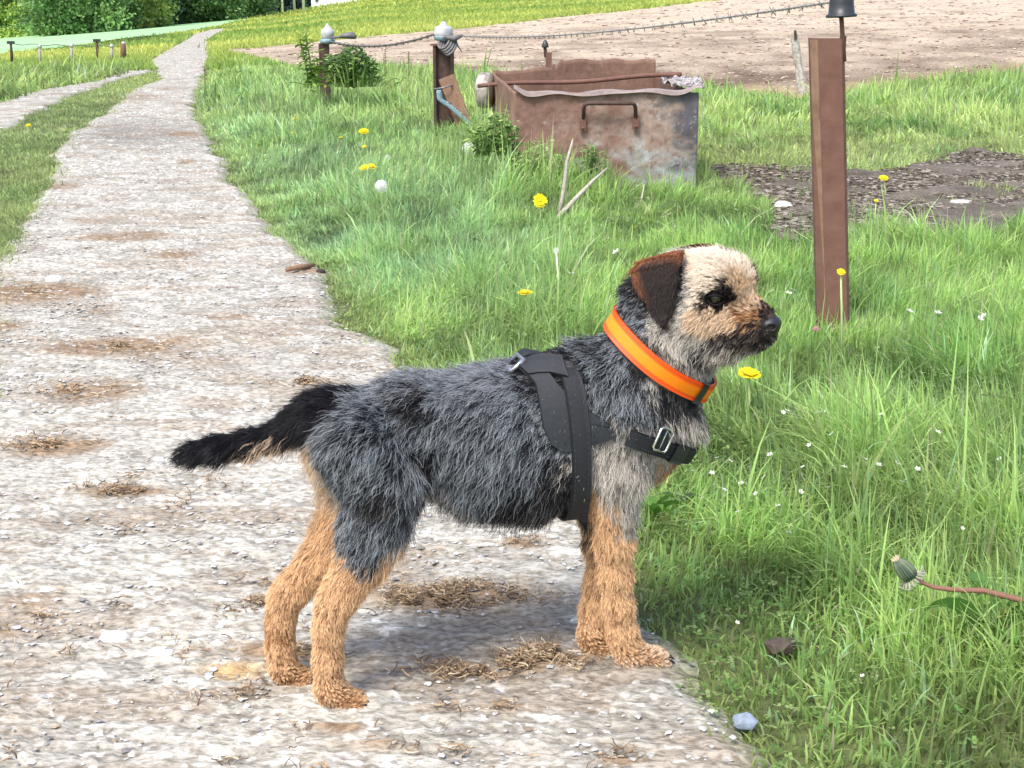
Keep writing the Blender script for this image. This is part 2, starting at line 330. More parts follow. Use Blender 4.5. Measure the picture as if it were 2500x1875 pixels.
def grass_color(P, u, v):
    n = len(P); a = np.clip(fbm(P[:, 0] * .9, P[:, 1] * .6, s=61) * 3 - 1, 0, 1)[:, None]; b = np.clip(fbm(P[:, 0] * 3.1, P[:, 1] * 2.2, s=62) * 3 - 1, 0, 1)[:, None]
    c = green_a * (1 - a) + green_b * a
    # a bluer patch of grass along the verge left of the trough
    k = np.clip(1.4 - np.sqrt(((u - 880 - (v - 560) * .9) / 420) ** 2 + ((v - 520) / 290) ** 2), 0, 1)[:, None] * (.35 + .65 * b)
    c = c * (1 - k * .9) + green_c * k * .9
    k2 = np.clip(fbm(P[:, 0] * 2.3, P[:, 1] * 1.7, s=63) * 4 - 2.35, 0, .8)[:, None]; c = c * (1 - k2) + green_d * k2
    r = rng.uniform(0, 1, n)[:, None]; c = c * rng.uniform(.55, 1.35, n)[:, None]
    c = np.where(r < .16, c * .5 + yel * .5, c); c = np.where(r > .965, straw, c); c = np.where((r > .90) & (r < .93), green_c * 1.35, c)
    return c * np.array([.91, .98, 1.04])
# -- right verge and everything on that side up to the field
u, v, P, dens = candidates(1650000, 118, 2150)
ok = ~excl_track(P); X, Y = P[:, 0], P[:, 1]
right = X > xr(Y) - .2
inb = inpoly(u, v, BROWN); inm = inpoly(u + 60 * (fbm(X * 5, Y * 5, s=72) - .5), v + 46 * (fbm(X * 6, Y * 6, s=73) - .5) - 3, MUD); inm2 = fbm(X * 4, Y * 4, s=71) * .5 + rng.uniform(0, 1, len(X)) * .5
intr = inpoly(X, Y, TROUGH)
strip = (X < xl(Y) + .1) & (X > ld(np.clip(Y, 3, None)) - .1)
bank = (X < lu(np.clip(Y, 3, None)) + .1) & (Y > 6)
ok &= ~inb & ~intr & (~inm | (inm2 > .70)) & (right | strip | bank) & (Y < 19)
area_px = FPX * FPX * CAMH / np.maximum(Y, .5) ** 3           # picture px per m2 of ground
cap = np.where(strip, 30000., 27000.); ok &= rng.uniform(0, 1, len(X)) < np.minimum(1, cap / (dens * area_px))
u, v, P, strip, bank, inm = u[ok], v[ok], P[ok], strip[ok], bank[ok], inm[ok]; X, Y = P[:, 0], P[:, 1]; n = len(X)
print('grass blades', n)
dist_edge = np.clip((X - xr(Y)) / .45, 0, 1)
tuft = np.clip(fbm(X * 1.6, Y * 1.3, s=81) * 3.2 - 1.1, 0, 1); fine = np.clip(fbm(X * 7, Y * 6, s=82) * 3 - 1, 0, 1)
L = .020 + .032 * dist_edge + .045 * tuft * dist_edge + .022 * fine * dist_edge
backk = np.clip((330 - v) / 90, 0, 1) * (X > -1.8); L = L + backk * .07 * fine + .05 * np.clip(1 - np.abs(v - 250) / 80, 0, 1) * (u > 480) * (u < 1250)
L = np.where(strip, .022 + .02 * fine, L); L = np.where(bank, .07 + .12 * tuft, L); L = np.where(inm, .05, L)
flat_ = np.clip(1.3 - np.abs(v - 385) / 60, 0, 1) * (u > 1720); L = L * (1 - .5 * flat_)
front = np.clip(1.2 - np.hypot((X - .45) / .7, (Y - 5.55) / .25), 0, 1) * (X < .75) ; L = L + .12 * front * (1.1 - np.clip((X - .1) * 1.2, 0, .8))
side_ = np.clip(1.3 - np.hypot((X + .10) / .20, (Y - 6.4) / .75), 0, 1) * (X < .06); L = L + .20 * side_; fl2 = np.clip(1.2 - np.hypot((X - .12) / .22, (Y - 5.72) / .2), 0, 1) * (Y < 5.95); L = L + .10 * fl2
nr = np.clip((u - 1750) / 300, 0, 1) * np.clip((v - 950) / 300, 0, 1) * (dist_edge > .3); L = L + nr * .022 * (.4 + tuft + fine)
L = L * rng.uniform(.5, 1.35, n)
long_ = rng.uniform(0, 1, n) < .03; L = np.where(long_ & ~strip & ~inm, L * 1.7, L)
Wd = np.maximum(.0026, Y * .00085) * rng.uniform(.7, 1.6, n) * (1 + .25 * tuft); Wd = np.where(strip, Wd * .8, Wd)
wind = 2 * PI * fbm(X * 1.1, Y * 1.1, s=91) * 1.4; az = wind + rng.normal(0, 1.3, n)
lean = np.clip(rng.normal(.50, .30, n) + .10 * tuft, .04, 1.15)
c = grass_color(P, u, v); clump = fbm(X * 8, Y * 6.5, s=111, o=3); c = c * np.clip(.45 + 1.15 * (clump - .18) * 1.25, .5, 1.25)[:, None]; L = L * np.where(strip, 1, np.clip(.35 + 1.35 * clump, .6, 1.35))
c = np.where(strip[:, None], c * .5 + np.array([.33, .36, .17]) * .55, c)
c = c * np.where((bank & (fbm(X * .6, Y * .6, s=95) > .5))[:, None], .75, 1)
c = np.where((flat_ * rng.uniform(0, 1, n) > .35)[:, None], c * .4 + np.array([.46, .47, .24]) * .6, c)
c = np.where(inm[:, None], c * .6 + np.array([.3, .28, .16]) * .4, c)
ed = np.clip(1 - (X - xr(Y)) / .12, 0, 1)[:, None] * (~strip & ~bank)[:, None]; c = c * (1 - .55 * ed) + np.array([.42, .47, .17]) * .55 * ed
P = P.copy(); P[:, 2] -= .014
sel = ~strip & ~bank
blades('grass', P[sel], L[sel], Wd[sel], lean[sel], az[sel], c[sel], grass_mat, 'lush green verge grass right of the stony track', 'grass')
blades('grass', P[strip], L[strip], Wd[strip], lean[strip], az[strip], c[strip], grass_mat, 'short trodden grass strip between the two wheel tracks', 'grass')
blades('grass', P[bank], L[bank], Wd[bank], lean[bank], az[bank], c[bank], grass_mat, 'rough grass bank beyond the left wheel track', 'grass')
# -- pasture far away
u, v, P, dens = candidates(260000, -60, 185)
X, Y = P[:, 0], P[:, 1]
crop = inpoly(u, v, [(-900, 150), (0, 86), (250, 74), (540, 50), (615, 38), (611, 46), (529, 67), (407, 87), (285, 100), (195, 115), (122, 123), (0, 135), (-900, 232)])
ok = (Y > 17) & (Y < 109) & ~inpoly(u, v, BROWN) & ~crop & ~((X > xl(Y)) & (X < xr(Y)) & (Y < yend))
u, v, P = u[ok], v[ok], P[ok]; X, Y = P[:, 0], P[:, 1]; n = len(X)
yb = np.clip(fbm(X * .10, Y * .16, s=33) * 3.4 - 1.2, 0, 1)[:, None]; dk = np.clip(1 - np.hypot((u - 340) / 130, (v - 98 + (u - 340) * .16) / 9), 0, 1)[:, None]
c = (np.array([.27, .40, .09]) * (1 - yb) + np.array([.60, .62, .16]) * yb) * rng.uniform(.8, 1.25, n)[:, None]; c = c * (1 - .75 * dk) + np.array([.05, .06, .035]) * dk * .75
P = P.copy(); P[:, 2] -= .02
blades('pasture_grass', P, (.06 + .05 * rng.uniform(0, 1, n)) * (1 + Y / 60), Y * .0014, rng.uniform(.1, .8, n), rng.uniform(0, 6.28, n), c, grass_mat, 'yellow green pasture grass rising behind the ploughed field', 'grass', segs=2)
# -- long dock and cocksfoot leaves that stand out of the verge
def strip_leaf(mb, pts, w, col):
    pts = [np.array(p, float) for p in pts]; V = []; n = len(pts)
    for i, p in enumerate(pts):
        t = i / (n - 1); d = pts[min(i + 1, n - 1)] - pts[max(i - 1, 0)]; s = np.cross(d, (0, .8, .6)); s /= np.linalg.norm(s) + 1e-9
        ww = w * (math.sin(PI * (t * .93 + .07)) ** .6) * .5 + .0002; up = np.array([0, 0, .12 * w])
        V += [p - s * ww, p - up, p + s * ww]
    F = [q for i in range(n - 1) for q in ((3 * i, 3 * i + 1, 3 * i + 4, 3 * i + 3), (3 * i + 1, 3 * i + 2, 3 * i + 5, 3 * i + 4))]
    mb.add(V, F, col)
def arc(p0, p1, h, n=7):
    p0 = np.array(p0, float); p1 = np.array(p1, float); return [p0 + (p1 - p0) * t + np.array([0, 0, h * 4 * t * (1 - t)]) for t in np.linspace(0, 1, n)]
# -- clover and small broad leaves among the grass of the near verge
u, v, P, dens = candidates(120000, 420, 2100, 700, 2780); X, Y = P[:, 0], P[:, 1]; cl = fbm(X * 3.5, Y * 3.5, s=101) * .6 + fbm(X * 14, Y * 14, s=102) * .4
ok = ~excl_track(P, -.0) & (X > xr(Y) - .02) & ~inpoly(u, v, MUD) & (rng.uniform(0, 1, len(X)) < np.clip(cl * 5 - 2.75, .02, .75)); P = P[ok]; X, Y, u, v = X[ok], Y[ok], u[ok], v[ok]
keepn = rng.uniform(0, 1, len(X)) < np.minimum(1, 9000 / (dens * FPX * FPX * CAMH / Y ** 3)); P = P[keepn]; X, Y = P[:, 0], P[:, 1]; n = len(P)
de = np.clip((X - xr(Y)) / .4, .15, 1); P = P + np.stack([0 * X, 0 * X, rng.uniform(.004, .050, n) * de], -1); V, Fq, Cq = [], [], []; cb_ = np.array([[.22, .38, .10], [.32, .46, .13], [.15, .29, .07], [.34, .44, .18]])[rng.integers(0, 4, n)] * rng.uniform(.7, 1.2, (n, 1)); a0 = rng.uniform(0, 6.28, n); sz = rng.uniform(.0028, .0065, n) * np.maximum(1, Y * .4)
for lobe in range(3):
    a = a0 + lobe * 2.09; d = np.stack([np.cos(a), np.sin(a), rng.uniform(-.25, .5, n)], -1); s_ = np.stack([-np.sin(a), np.cos(a), rng.uniform(-.3, .3, n)], -1); z_ = sz[:, None]
    V.append(np.stack([P, P + d * z_ * .6 + s_ * z_ * .5, P + d * z_ * 1.1 + s_ * z_ * .2, P + d * z_ * 1.1 - s_ * z_ * .2, P + d * z_ * .6 - s_ * z_ * .5], 1))
V = np.concatenate(V); tag(np_mesh('clover', V.reshape(-1, 3), (np.arange(len(V)) * 5)[:, None] + np.arange(5), grass_mat, False, col=np.repeat(np.concatenate([cb_] * 3), 5, 0)), 'low clover and small broad leaves growing among the verge grass', 'ground cover', kind='stuff')
# -- loose stones on the tracks, straw on the dirt
def pebbles(name, P, S, col, mat, label):
    n = len(P); base = np.array([[1, 0, 0], [0, 1, 0], [-1, 0, 0], [0, -1, 0], [0, 0, .55], [0, 0, -.5], [.6, .6, .25], [-.6, .6, .3], [-.6, -.6, .2], [.6, -.6, .28]])
    Fb = np.array([[0, 6, 4], [6, 1, 4], [1, 7, 4], [7, 2, 4], [2, 8, 4], [8, 3, 4], [3, 9, 4], [9, 0, 4], [0, 5, 6], [6, 5, 1], [1, 5, 7], [7, 5, 2], [2, 5, 8], [8, 5, 3], [3, 5, 9], [9, 5, 0]])
    a = rng.uniform(0, 6.28, n); ca, sa = np.cos(a)[:, None], np.sin(a)[:, None]; B = base[None] * (1 + rng.uniform(-.28, .28, (n, 10, 3))); B = B * np.stack([S, S * rng.uniform(.5, .9, n), S * rng.uniform(.3, .6, n)], -1)[:, None, :]
    V = np.stack([B[..., 0] * ca - B[..., 1] * sa, B[..., 0] * sa + B[..., 1] * ca, B[..., 2]], -1) + P[:, None, :]
    F = Fb[None] + (np.arange(n) * 10)[:, None, None]
    o = np_mesh(name, V.reshape(-1, 3), F.reshape(-1, 3), mat, False, col=np.repeat(col, 10, 0)); return tag(o, label, 'gravel', kind='stuff')
stone_mat = attr_mat('stone_mat', .9, noise=(60, .75, 1.2))
u, v, P, dens = candidates(150000, 180, 2100, -200, 2300); X, Y = P[:, 0], P[:, 1]
ok = (X > xl(Y)) & (X < xr(Y) - .01) & (Y < 13); cl = fbm(X * 6, Y * 9, s=77); ok &= (rng.uniform(0, 1, len(X)) < np.clip(cl * 3 - 1.15, .06, .8)) & (rng.uniform(0, 1, len(X)) < np.minimum(1, 6000 / (dens * FPX * FPX * CAMH / np.maximum(Y, .5) ** 3)))
P = P[ok]; Y = Y[ok]; n = len(P); S = (.0022 + .004 * rng.uniform(0, 1, n) ** 3) * (1 + Y * .12); P = P.copy(); P[:, 2] += .004
g = rng.uniform(0, 1, n)[:, None]; col = np.where(g < .7, np.array([.52, .51, .49]), np.where(g < .9, np.array([.26, .25, .25]), np.array([.36, .29, .22]))) * rng.uniform(.75, 1.25, n)[:, None]
pebbles('gravel', P, S, col, stone_mat, 'pale loose gravel scattered over the stony wheel track')
def straws(name, pts, R, n, label, mat):
    mb = MB(); cols = [(.42, .31, .19), (.30, .20, .12), (.52, .42, .30), (.20, .135, .085), (.12, .085, .06), (.26, .18, .11)]
    for q in range(n):
        a, b, ru, rv = pts[random.randrange(len(pts))]; r = abs(random.gauss(0, .7)); t = random.random() * 6.283
        g_ = G(a + ru * r * math.cos(t), b + rv * r * math.sin(t))
        if not (float(xl(g_[1])) < g_[0] < float(xr(g_[1]))): continue
        if float(fbm(g_[0] * 26, g_[1] * 30, s=88)) < .47 + .1 * random.random(): continue
        l = random.uniform(.004, .017) * R; az = random.gauss(.15, 1.2); d = np.array([math.cos(az), math.sin(az), 0]); bend = random.uniform(-1.6, 1.6)
        s = np.array([-d[1], d[0], 0]); z = random.uniform(.004, .015); wd = random.uniform(.0004, .0010) * R; tilt = random.gauss(0, .35)
        p = [g_ + d * l * (k - .5) + s * bend * l * (k - .5) ** 2 + np.array([0, 0, z + tilt * l * (k - .5)]) for k in (0, .35, .7, 1)]
        c = random.choice(cols); V = []
        for i in p: V += [i - s * wd, i + s * wd, i + np.array([0, 0, wd * 1.4])]
        F = [f for i in range(3) for f in ((3 * i, 3 * i + 2, 3 * i + 5, 3 * i + 3), (3 * i + 2, 3 * i + 1, 3 * i + 4, 3 * i + 5))]
        mb.add(V, F, c)
    return tag(mb.build(name, mat), label, 'straw', kind='stuff')
straw_mat = attr_mat('straw_mat', .8, spec=.2)
straws('straw', [(1100, 1460, 190, 28), (1100, 1462, 190, 25), (1010, 1480, 100, 20)], 1, 2600, 'brown straw litter on the track between the dog and its far legs', straw_mat)
straws('straw', [(1250, 1630, 190, 30), (1330, 1610, 100, 22), (1180, 1650, 120, 20)], 1, 2800, 'long patch of brown straw litter beside the front paws', straw_mat)
straws('straw', [(560, 1700, 110, 14), (700, 1600, 100, 12), (1180, 1735, 100, 12), (1520, 1862, 60, 16), (860, 1790, 80, 14), (1290, 1335, 55, 10), (180, 1620, 90, 14), (60, 1560, 60, 30), (640, 1480, 30, 6)], 1, 1300, 'thin straw wisps strewn across the near track', straw_mat)
straws('straw', [(200, 960, 120, 22), (130, 1095, 100, 20), (80, 720, 130, 20), (300, 850, 170, 16), (300, 1205, 100, 10), (740, 940, 60, 10)], 1.3, 2000, 'brown straw and dung litter on the track left of the tail', straw_mat)
straws('straw', [(random.uniform(-50, 1500), random.uniform(560, 1900), random.uniform(60, 160), random.uniform(12, 30)) for _ in range(70)], 1, 2600, 'single straws and crumbs scattered over the whole near track', straw_mat)
# clods on the ploughed field and in the mud
clod_mat = attr_mat('clod_mat', .97, noise=(90, .7, 1.2))
u, v, P, dens = candidates(26000, -60, 246); Y = P[:, 1]; ok = inpoly(u, v, [(a, b + 2) for a, b in BF_top] + [(a, b - 5) for a, b in BF_bot[::-1]]) & (Y < 100); P = P[ok]; Y = Y[ok]; n = len(P)
g = rng.uniform(0, 1, n)[:, None]; col = np.where(g < .3, np.array([.62, .50, .42]), np.where(g < .7, np.array([.40, .29, .22]), np.array([.24, .16, .12]))); P = P.copy(); P[:, 2] += .012
pebbles('clods', P, Y * .0011 * (.5 + rng.uniform(0, 1, n) ** 3 * 2), col, clod_mat, 'earth clods and pale stones on the ploughed field')
u, v, P, dens = candidates(90000, 365, 605, 1690, 2800); ok = inpoly(u, v, MUD); P = P[ok]; n = len(P); g = rng.uniform(0, 1, n)[:, None]; P = P.copy(); P[:, 2] += .015
col = np.where(g < .25, np.array([.30, .265, .225]), np.where(g < .6, np.array([.17, .14, .11]), np.array([.08, .062, .045])))
sel = rng.uniform(0, 1, n) < .33; P, col = P[sel], col[sel]; n = len(P)
pebbles('mud_clods', P, .006 + .016 * rng.uniform(0, 1, n) ** 4, col, clod_mat, 'lumpy trodden mud clods behind the tall rusty post')
# ================================================================== THINGS
rust = M('rust', [(.25, (.12, .055, .040)), (.5, (.165, .080, .058)), (.75, (.20, .105, .08))], 22, .85, .5, .002)
rust_pale = M('rust_pale', [(.3, (.19, .105, .065)), (.6, (.28, .17, .11))], 30, .85, .5, .002)
rust_dark = M('rust_dark', [(.3, (.045, .028, .022)), (.7, (.11, .06, .045))], 40, .8, .5, .002)
black_pl = M('black_plastic', [(.3, (.02, .022, .026)), (.7, (.04, .042, .048))], 30, .42, .1)
white_pl = M('white_ceramic', [(.3, (.34, .35, .36)), (.7, (.58, .58, .58))], 30, .35, 0)
blue_gl = M('blue_grey_plastic', [(.3, (.14, .24, .30)), (.7, (.28, .38, .42))], 60, .5, .2)
steel = M('dull_steel', [(.3, (.16, .16, .17)), (.7, (.30, .30, .31))], 80, .5, .2, metal=.4)
wire_m = M('old_wire', [(.3, (.09, .085, .085)), (.7, (.20, .19, .19))], 80, .6, .2)
wood_old = M('weathered_wood', [(.3, (.22, .20, .18)), (.5, (.42, .39, .35)), (.7, (.60, .57, .52))], 50, .9, .6, .004)
twig_m = M('dry_twig', [(.3, (.30, .26, .21)), (.7, (.56, .51, .44))], 120, .9, .3)
paint_attr = attr_mat('painted_metal', .75, noise=(45, .8, 1.15), bump=(60, .5, .004), spec=.35)
leaf_m = attr_mat('leaf', .5, trans=.35, spec=.3)
petal_m = attr_mat('petal', .6, trans=.25, spec=.2)
stem_m = attr_mat('stem', .6, spec=.3)
def prism(mb, outline, h0, h1, base=(0, 0, 0), lean=(0, 0), col=None):
    n = len(outline); b = np.array(base, float)
    V = [(b[0] + x, b[1] + y, b[2] + h0) for x, y in outline] + [(b[0] + x + lean[0], b[1] + y + lean[1], b[2] + h1) for x, y in outline]
    mb.add(V, [tuple(range(n))[::-1], tuple(range(n, 2 * n))] + [(i, (i + 1) % n, n + (i + 1) % n, n + i) for i in range(n)], col)

# ---- tall rusty post, right
Yp = float(G(2045, 820)[1]); Pb = G(2049, 820); Pt = W(2020, 93, Yp); hh = Pt[2]; lx = Pt[0] - Pb[0]
post = thing('fence_post', 'tall rust brown steel profile post with a black cap insulator, behind the dog head', 'post', tuple(Pb))
t = .0045
out = [(-.038, .030), (-.038, .008), (-.024, -.012), (.030, -.012), (.038, -.004), (.038, .030), (.038 - t, .030), (.038 - t, .0), (.028, -.012 + t), (-.022, -.012 + t), (-.038 + t, .010), (-.038 + t, .030)]
mb = MB()
S = 26
for i in range(S):     # slightly uneven edge up the height
    pass
prism(mb, out, -.15, hh, Pb, (lx, 0)); mb.build('steel_profile', rust, post)
mb = MB(); prism(mb, [(-.0385, .008), (-.0365, .0075), (-.0235, -.0125), (-.0255, -.0140)], -.1, hh - .004, Pb, (lx, 0)); mb.build('edge_strip', rust_pale, post)
Pr = W(2058, 140, Yp); mb = MB(); mb.tube([W(2060, 150, Yp) + [0, -.005, 0], W(2054, 60, Yp) + [0, -.005, 0], W(2052, 30, Yp) + [0, -.005, 0]], .0052, 10); mb.build('rod', rust, post, True)
mb = MB(); mb.box((W(2058, 116, Yp) + [0, .004, 0]), (.012, .014, .05)); mb.build('bracket', rust, post)
ci = W(2053, 42, Yp) + [0, -.005, 0]; mb = MB()
mb.lathe([(.0345, 0), (.0355, .003), (.0345, .006), (.030, .008), (.0275, .030), (.0265, .052), (.022, .060), (.008, .064), (.004, .064)], ci, 32, (-.05, 0, 1)); mb.build('insulator', black_pl, post, True)

# ---- steel post with white insulator, middle distance
Y2 = 8.7; w2 = lambda u_, v_: W(u_, v_, Y2)
b2 = G(1082, 310); b2 = np.array([w2(1082, 200)[0], Y2, 0.]); post2 = thing('fence_post', 'rusty girder post with white insulator and slanting brace left of the trough', 'post', tuple(b2))
x0, x1 = w2(1060, 120)[0], w2(1104, 120)[0]; zt = w2(1080, 112)[2]; xc = (x0 + x1) / 2
mb = MB(); mb.box((xc, Y2 + .03, zt / 2 - .05), (x1 - x0 - .02, .008, zt + .1)); mb.box((x0, Y2 + .03, zt / 2 - .05), (.016, .075, zt + .1)); mb.box((x1, Y2 + .03, zt / 2 - .05), (.016, .075, zt + .1)); mb.build('girder', rust_dark, post2)
mb = MB(); mb.box((xc - .004, Y2 + .03, zt + .006), (x1 - x0 + .035, .09, .010)); mb.build('top_plate', rust, post2)
mb = MB(); a, b = w2(1088, 188), w2(1140, 318); d = b - a; d /= np.linalg.norm(d); s = np.array([d[2], 0, -d[0]])
mb.add([a - s * .055 + [0, -.02, 0], a + s * .045 + [0, -.02, 0], b + s * .045 + [0, -.06, 0], b - s * .045 + [0, -.06, 0], a - s * .055 + [0, .02, 0], a + s * .045 + [0, .02, 0], b + s * .045 + [0, -.02, 0], b - s * .045 + [0, -.02, 0]],
       [(0, 1, 2, 3), (7, 6, 5, 4), (0, 4, 5, 1), (1, 5, 6, 2), (2, 6, 7, 3), (3, 7, 4, 0)]); mb.build('brace', rust_pale, post2)
mb = MB(); mb.tube([np.array([xc + .055 * math.cos(q), Y2 - .01 + .06 * math.sin(q), w2(1087, 212)[2] + .012 * math.cos(q)]) for q in np.linspace(0, 2 * PI, 25)], .005, 6, cap=False); mb.build('wire_ring', steel, post2, True)
ic = w2(1082, 96); ins = thing  # insulator stack
mb = MB(); mb.lathe([(.022, -.04), (.03, -.02), (.042, 0), (.056, .012), (.060, .03), (.056, .06), (.050, .075), (.026, .080), (.020, .092), (.012, .102), (.004, .106)], ic, 24, (.06, 0, 1)); o = mb.build('insulator', white_pl, post2, True)
mb = MB(); mb.lathe([(.046, -.008), (.0535, -.004), (.0575, .010), (.058, .020), (.046, .020)], ic + [0, -.001, 0], 24, (.06, 0, 1)); q = mb.build('blue_band', blue_gl, post2, True)
mb = MB(); c0 = w2(1094, 103)
for q in range(4): mb.tube([c0 + np.array([.035 * math.cos(t_) + .012 * q - .02, -.05 + .03 * math.sin(t_), .045 * math.sin(t_ + .5) - .012 * q + .01]) for t_ in np.linspace(0, 2 * PI, 18)], .0085, 7)
mb.tube([w2(1085, 88) + [0, -.06, 0], w2(1110, 94) + [0, -.07, 0], w2(1130, 86) + [0, -.05, 0]], [.012, .018, .008], 8); mb.tube([w2(1112, 98) + [0, -.05, 0], w2(1119, 112) + [0, -.05, 0], w2(1129, 126) + [0, -.06, 0]], [.008, .006, .003], 6)
mb.build('wire_clamp', wire_m, post2, True)
mb = MB(); pts = [w2(1074, 222), w2(1076, 238), w2(1102, 256), w2(1125, 276), w2(1143, 294), w2(1156, 312)]; pts = [p + np.array([0, -.09, 0]) for p in pts]
for ph in (0, 2.1, 4.2):
    fine_p = [];
    for i in range(60):
        tt = i / 59 * 5; k = min(int(tt), 4); p = pts[k] + (pts[k + 1] - pts[k]) * (tt - k); fine_p.append(p + .010 * np.array([math.cos(i * .9 + ph), 0, math.sin(i * .9 + ph)]))
    mb.tube(fine_p, .010, 6)
tag(mb.build('rope', blue_gl, None, True), 'frayed blue grey rope hanging down the brace of the girder post', 'rope')

# ---- dark post behind the leafy plant
Y3 = 10.6; w3 = lambda u_, v_: W(u_, v_, Y3); b3 = np.array([w3(793, 200)[0], Y3, 0.])
post3 = thing('fence_post', 'dark post with white insulator half hidden by the leafy young plant', 'post', tuple(b3)); zt3 = w3(795, 106)[2]
mb = MB(); mb.box((b3[0], Y3, zt3 / 2 - .05), (.055, .012, zt3 + .1)); mb.box((b3[0] - .03, Y3 + .02, zt3 / 2 - .05), (.012, .06, zt3 + .1)); mb.box((b3[0] + .03, Y3 + .02, zt3 / 2 - .05), (.012, .06, zt3 + .1)); mb.build('girder', rust_dark, post3)
mb = MB(); mb.lathe([(.03, -.02), (.046, .0), (.05, .03), (.046, .055), (.03, .062), (.012, .085), (.004, .10)], w3(800, 91), 20); mb.build('insulator', white_pl, post3, True)
mb = MB(); mb.lathe([(.035, -.02), (.055, -.01), (.057, .012), (.04, .02)], w3(800, 101), 20); mb.build('blue_band', blue_gl, post3, True)
mb = MB(); mb.tube([w3(808, 92) + [0, -.05, 0], w3(830, 90) + [0, -.05, 0], w3(836, 87) + [0, -.05, 0], w3(862, 86) + [0, -.05, 0], w3(872, 91) + [0, -.05, 0]], [.008, .009, .018, .026, .012], 8); mb.build('wire_tensioner', wire_m, post3, True)
# ---- barbed wires
def twisted(mb, A, B, sag, r, pitch, n, barbs=True, gauge=None):
    A = np.array(A, float); B = np.array(B, float); d = B - A; Ln = np.linalg.norm(d); s = np.cross(d / Ln, (0, 0, 1)); s /= np.linalg.norm(s)
    for ph in (0, PI):
        P = [];
        for i in range(n + 1):
            t_ = i / n; q = t_ * Ln / pitch * 2 * PI + ph; P.append(A + d * t_ + np.array([0, 0, -sag * 4 * t_ * (1 - t_)]) + r * 1.1 * (math.cos(q) * s + math.sin(q) * np.array([0, 0, 1])))
        mb.tube(P, r, 5)
    if barbs:
        k = int(Ln / .105)
        for i in range(1, k):
            t_ = i / k + random.uniform(-.1, .1) / k; c = A + d * t_ + np.array([0, 0, -sag * 4 * t_ * (1 - t_)])
            for _ in range(2):
                a = random.uniform(0, PI); v_ = np.array([random.uniform(-.4, .4), random.uniform(-.3, .3), 1.]); v_ = v_ / np.linalg.norm(v_); v_[0] += math.cos(a) * .6; mb.tube([c - v_ * .011, c + v_ * .011], r * .75, 4)
mb = MB(); twisted(mb, w2(1128, 87) + [0, -.05, 0], W(2046, 2, Yp) + [0, -.03, 0], .035, .0018, .05, 520)
tag(mb.build('barbed_wire', M('pale_wire', [(.3, (.20, .19, .19)), (.7, (.34, .33, .33))], 60, .6, 0), None, True), 'thin barbed wire running from the girder post up towards the tall rusty post', 'barbed wire')
mb = MB(); twisted(mb, w3(808, 101) + [0, -.05, 0], w2(1060, 84) + [0, -.03, 0], .05, .0042, .06, 130)
tag(mb.build('barbed_wire', wire_m, None, True), 'sagging barbed wire between the two white insulators left of the trough', 'barbed wire')
# ---- stub post behind the trough
Y4 = 8.6; w4 = lambda u_, v_: W(u_, v_, Y4); b4 = np.array([w4(1337, 180)[0], Y4, 0.]); post4 = thing('fence_post', 'short rusty stub post with small black cap just behind the trough', 'post', tuple(b4))
zt4 = w4(1338, 128)[2]; mb = MB(); mb.box((b4[0] + .006, Y4, zt4 / 2), (.036, .03, zt4)); mb.build('stub', rust, post4)
mb = MB(); mb.tube([w4(1333, 140), w4(1330, 112)], .010, 8); mb.build('rod', rust_dark, post4, True)
mb = MB(); mb.lathe([(.021, 0), (.022, .006), (.018, .022), (.011, .036), (.004, .044)], w4(1331, 116), 16); mb.build('insulator', black_pl, post4, True)
# ---- weathered wooden post
Y5 = float(G(1958, 236)[1]); mb = MB(); b5 = G(1958, 240)
pts = [W(1961, 245, Y5), W(1956, 200, Y5), W(1950, 160, Y5), W(1944, 118, Y5), W(1940, 84, Y5), W(1938, 72, Y5)]; mb.tube(pts, [.040, .040, .034, .036, .030, .014], 9)
V = np.array(mb.v); V[:, 0] += .008 * (fbm(V[:, 2] * 40, V[:, 0] * 60, s=3) - .5) * 2; mb.v = [tuple(p) for p in V]
post5 = thing('wooden_post', 'grey weathered wooden post leaning at the near edge of the ploughed field', 'post', tuple(b5)); mb.build('pole', wood_old, post5)
mb = MB(); mb.tube([W(1940, 96, Y5) + [0, -.035, 0], W(1939, 74, Y5) + [0, -.035, 0]], .012, 6); mb.build('knot', rust_dark, post5)

# ---- the rusty trough
Yf = 5.93; FLx = W(1257, 225, Yf)[0]; FRx = W(1707, 222, Yf)[0]; ztop = W(1500, 226, Yf)[2]; Yb = 7.6; BLx = W(1202, 181, Yb)[0]; BRx = W(1600, 160, Yb)[0]
trough = thing('trough', 'big rusty metal water trough half sunk in the grass with bare handle', 'trough', ((FLx + FRx) / 2, Yf, 0))
def front_col(x, z):
    n1_ = fbm(x * 9, z * 9, s=3); n2_ = fbm(x * 30, z * 30, s=4); n3_ = fbm(x * 70, z * 70, s=14)
    a = np.array([.215, .125, .095]); b = np.array([.31, .235, .19]); g = np.array([.31, .33, .325]); dk = np.array([.095, .09, .10])
    k = np.clip((x - .25) * 2.2 + (n1_ - .5) * 2.4, 0, 1)[..., None]; c = a * (1 - k) + b * k
    k = np.clip((.62 - z) * 3.2 + (x - .55) * 1.4 + (n1_ - .5) * 2.6 + (n2_ - .5) * 1.2 - .55, 0, 1)[..., None]; c = c * (1 - k) + g * k
    k = np.clip((x - .80 - (1 - z) * .10) * 9 * np.clip(z * 2.2 - .4, 0, 1) + (n1_ - .5) * 3.0, 0, 1)[..., None] * (x > .7)[..., None]; c = c * (1 - k) + dk * k
    k = (n3_ * n1_ > .45)[..., None] * .35; c = c * (1 - k) + np.array([.50, .45, .41]) * k
    k = (fbm(x * 40, z * 25, s=24) > .66)[..., None] * .5; c = c * (1 - k) + np.array([.17, .075, .05]) * k
    return c * (.85 + .35 * n2_[..., None])
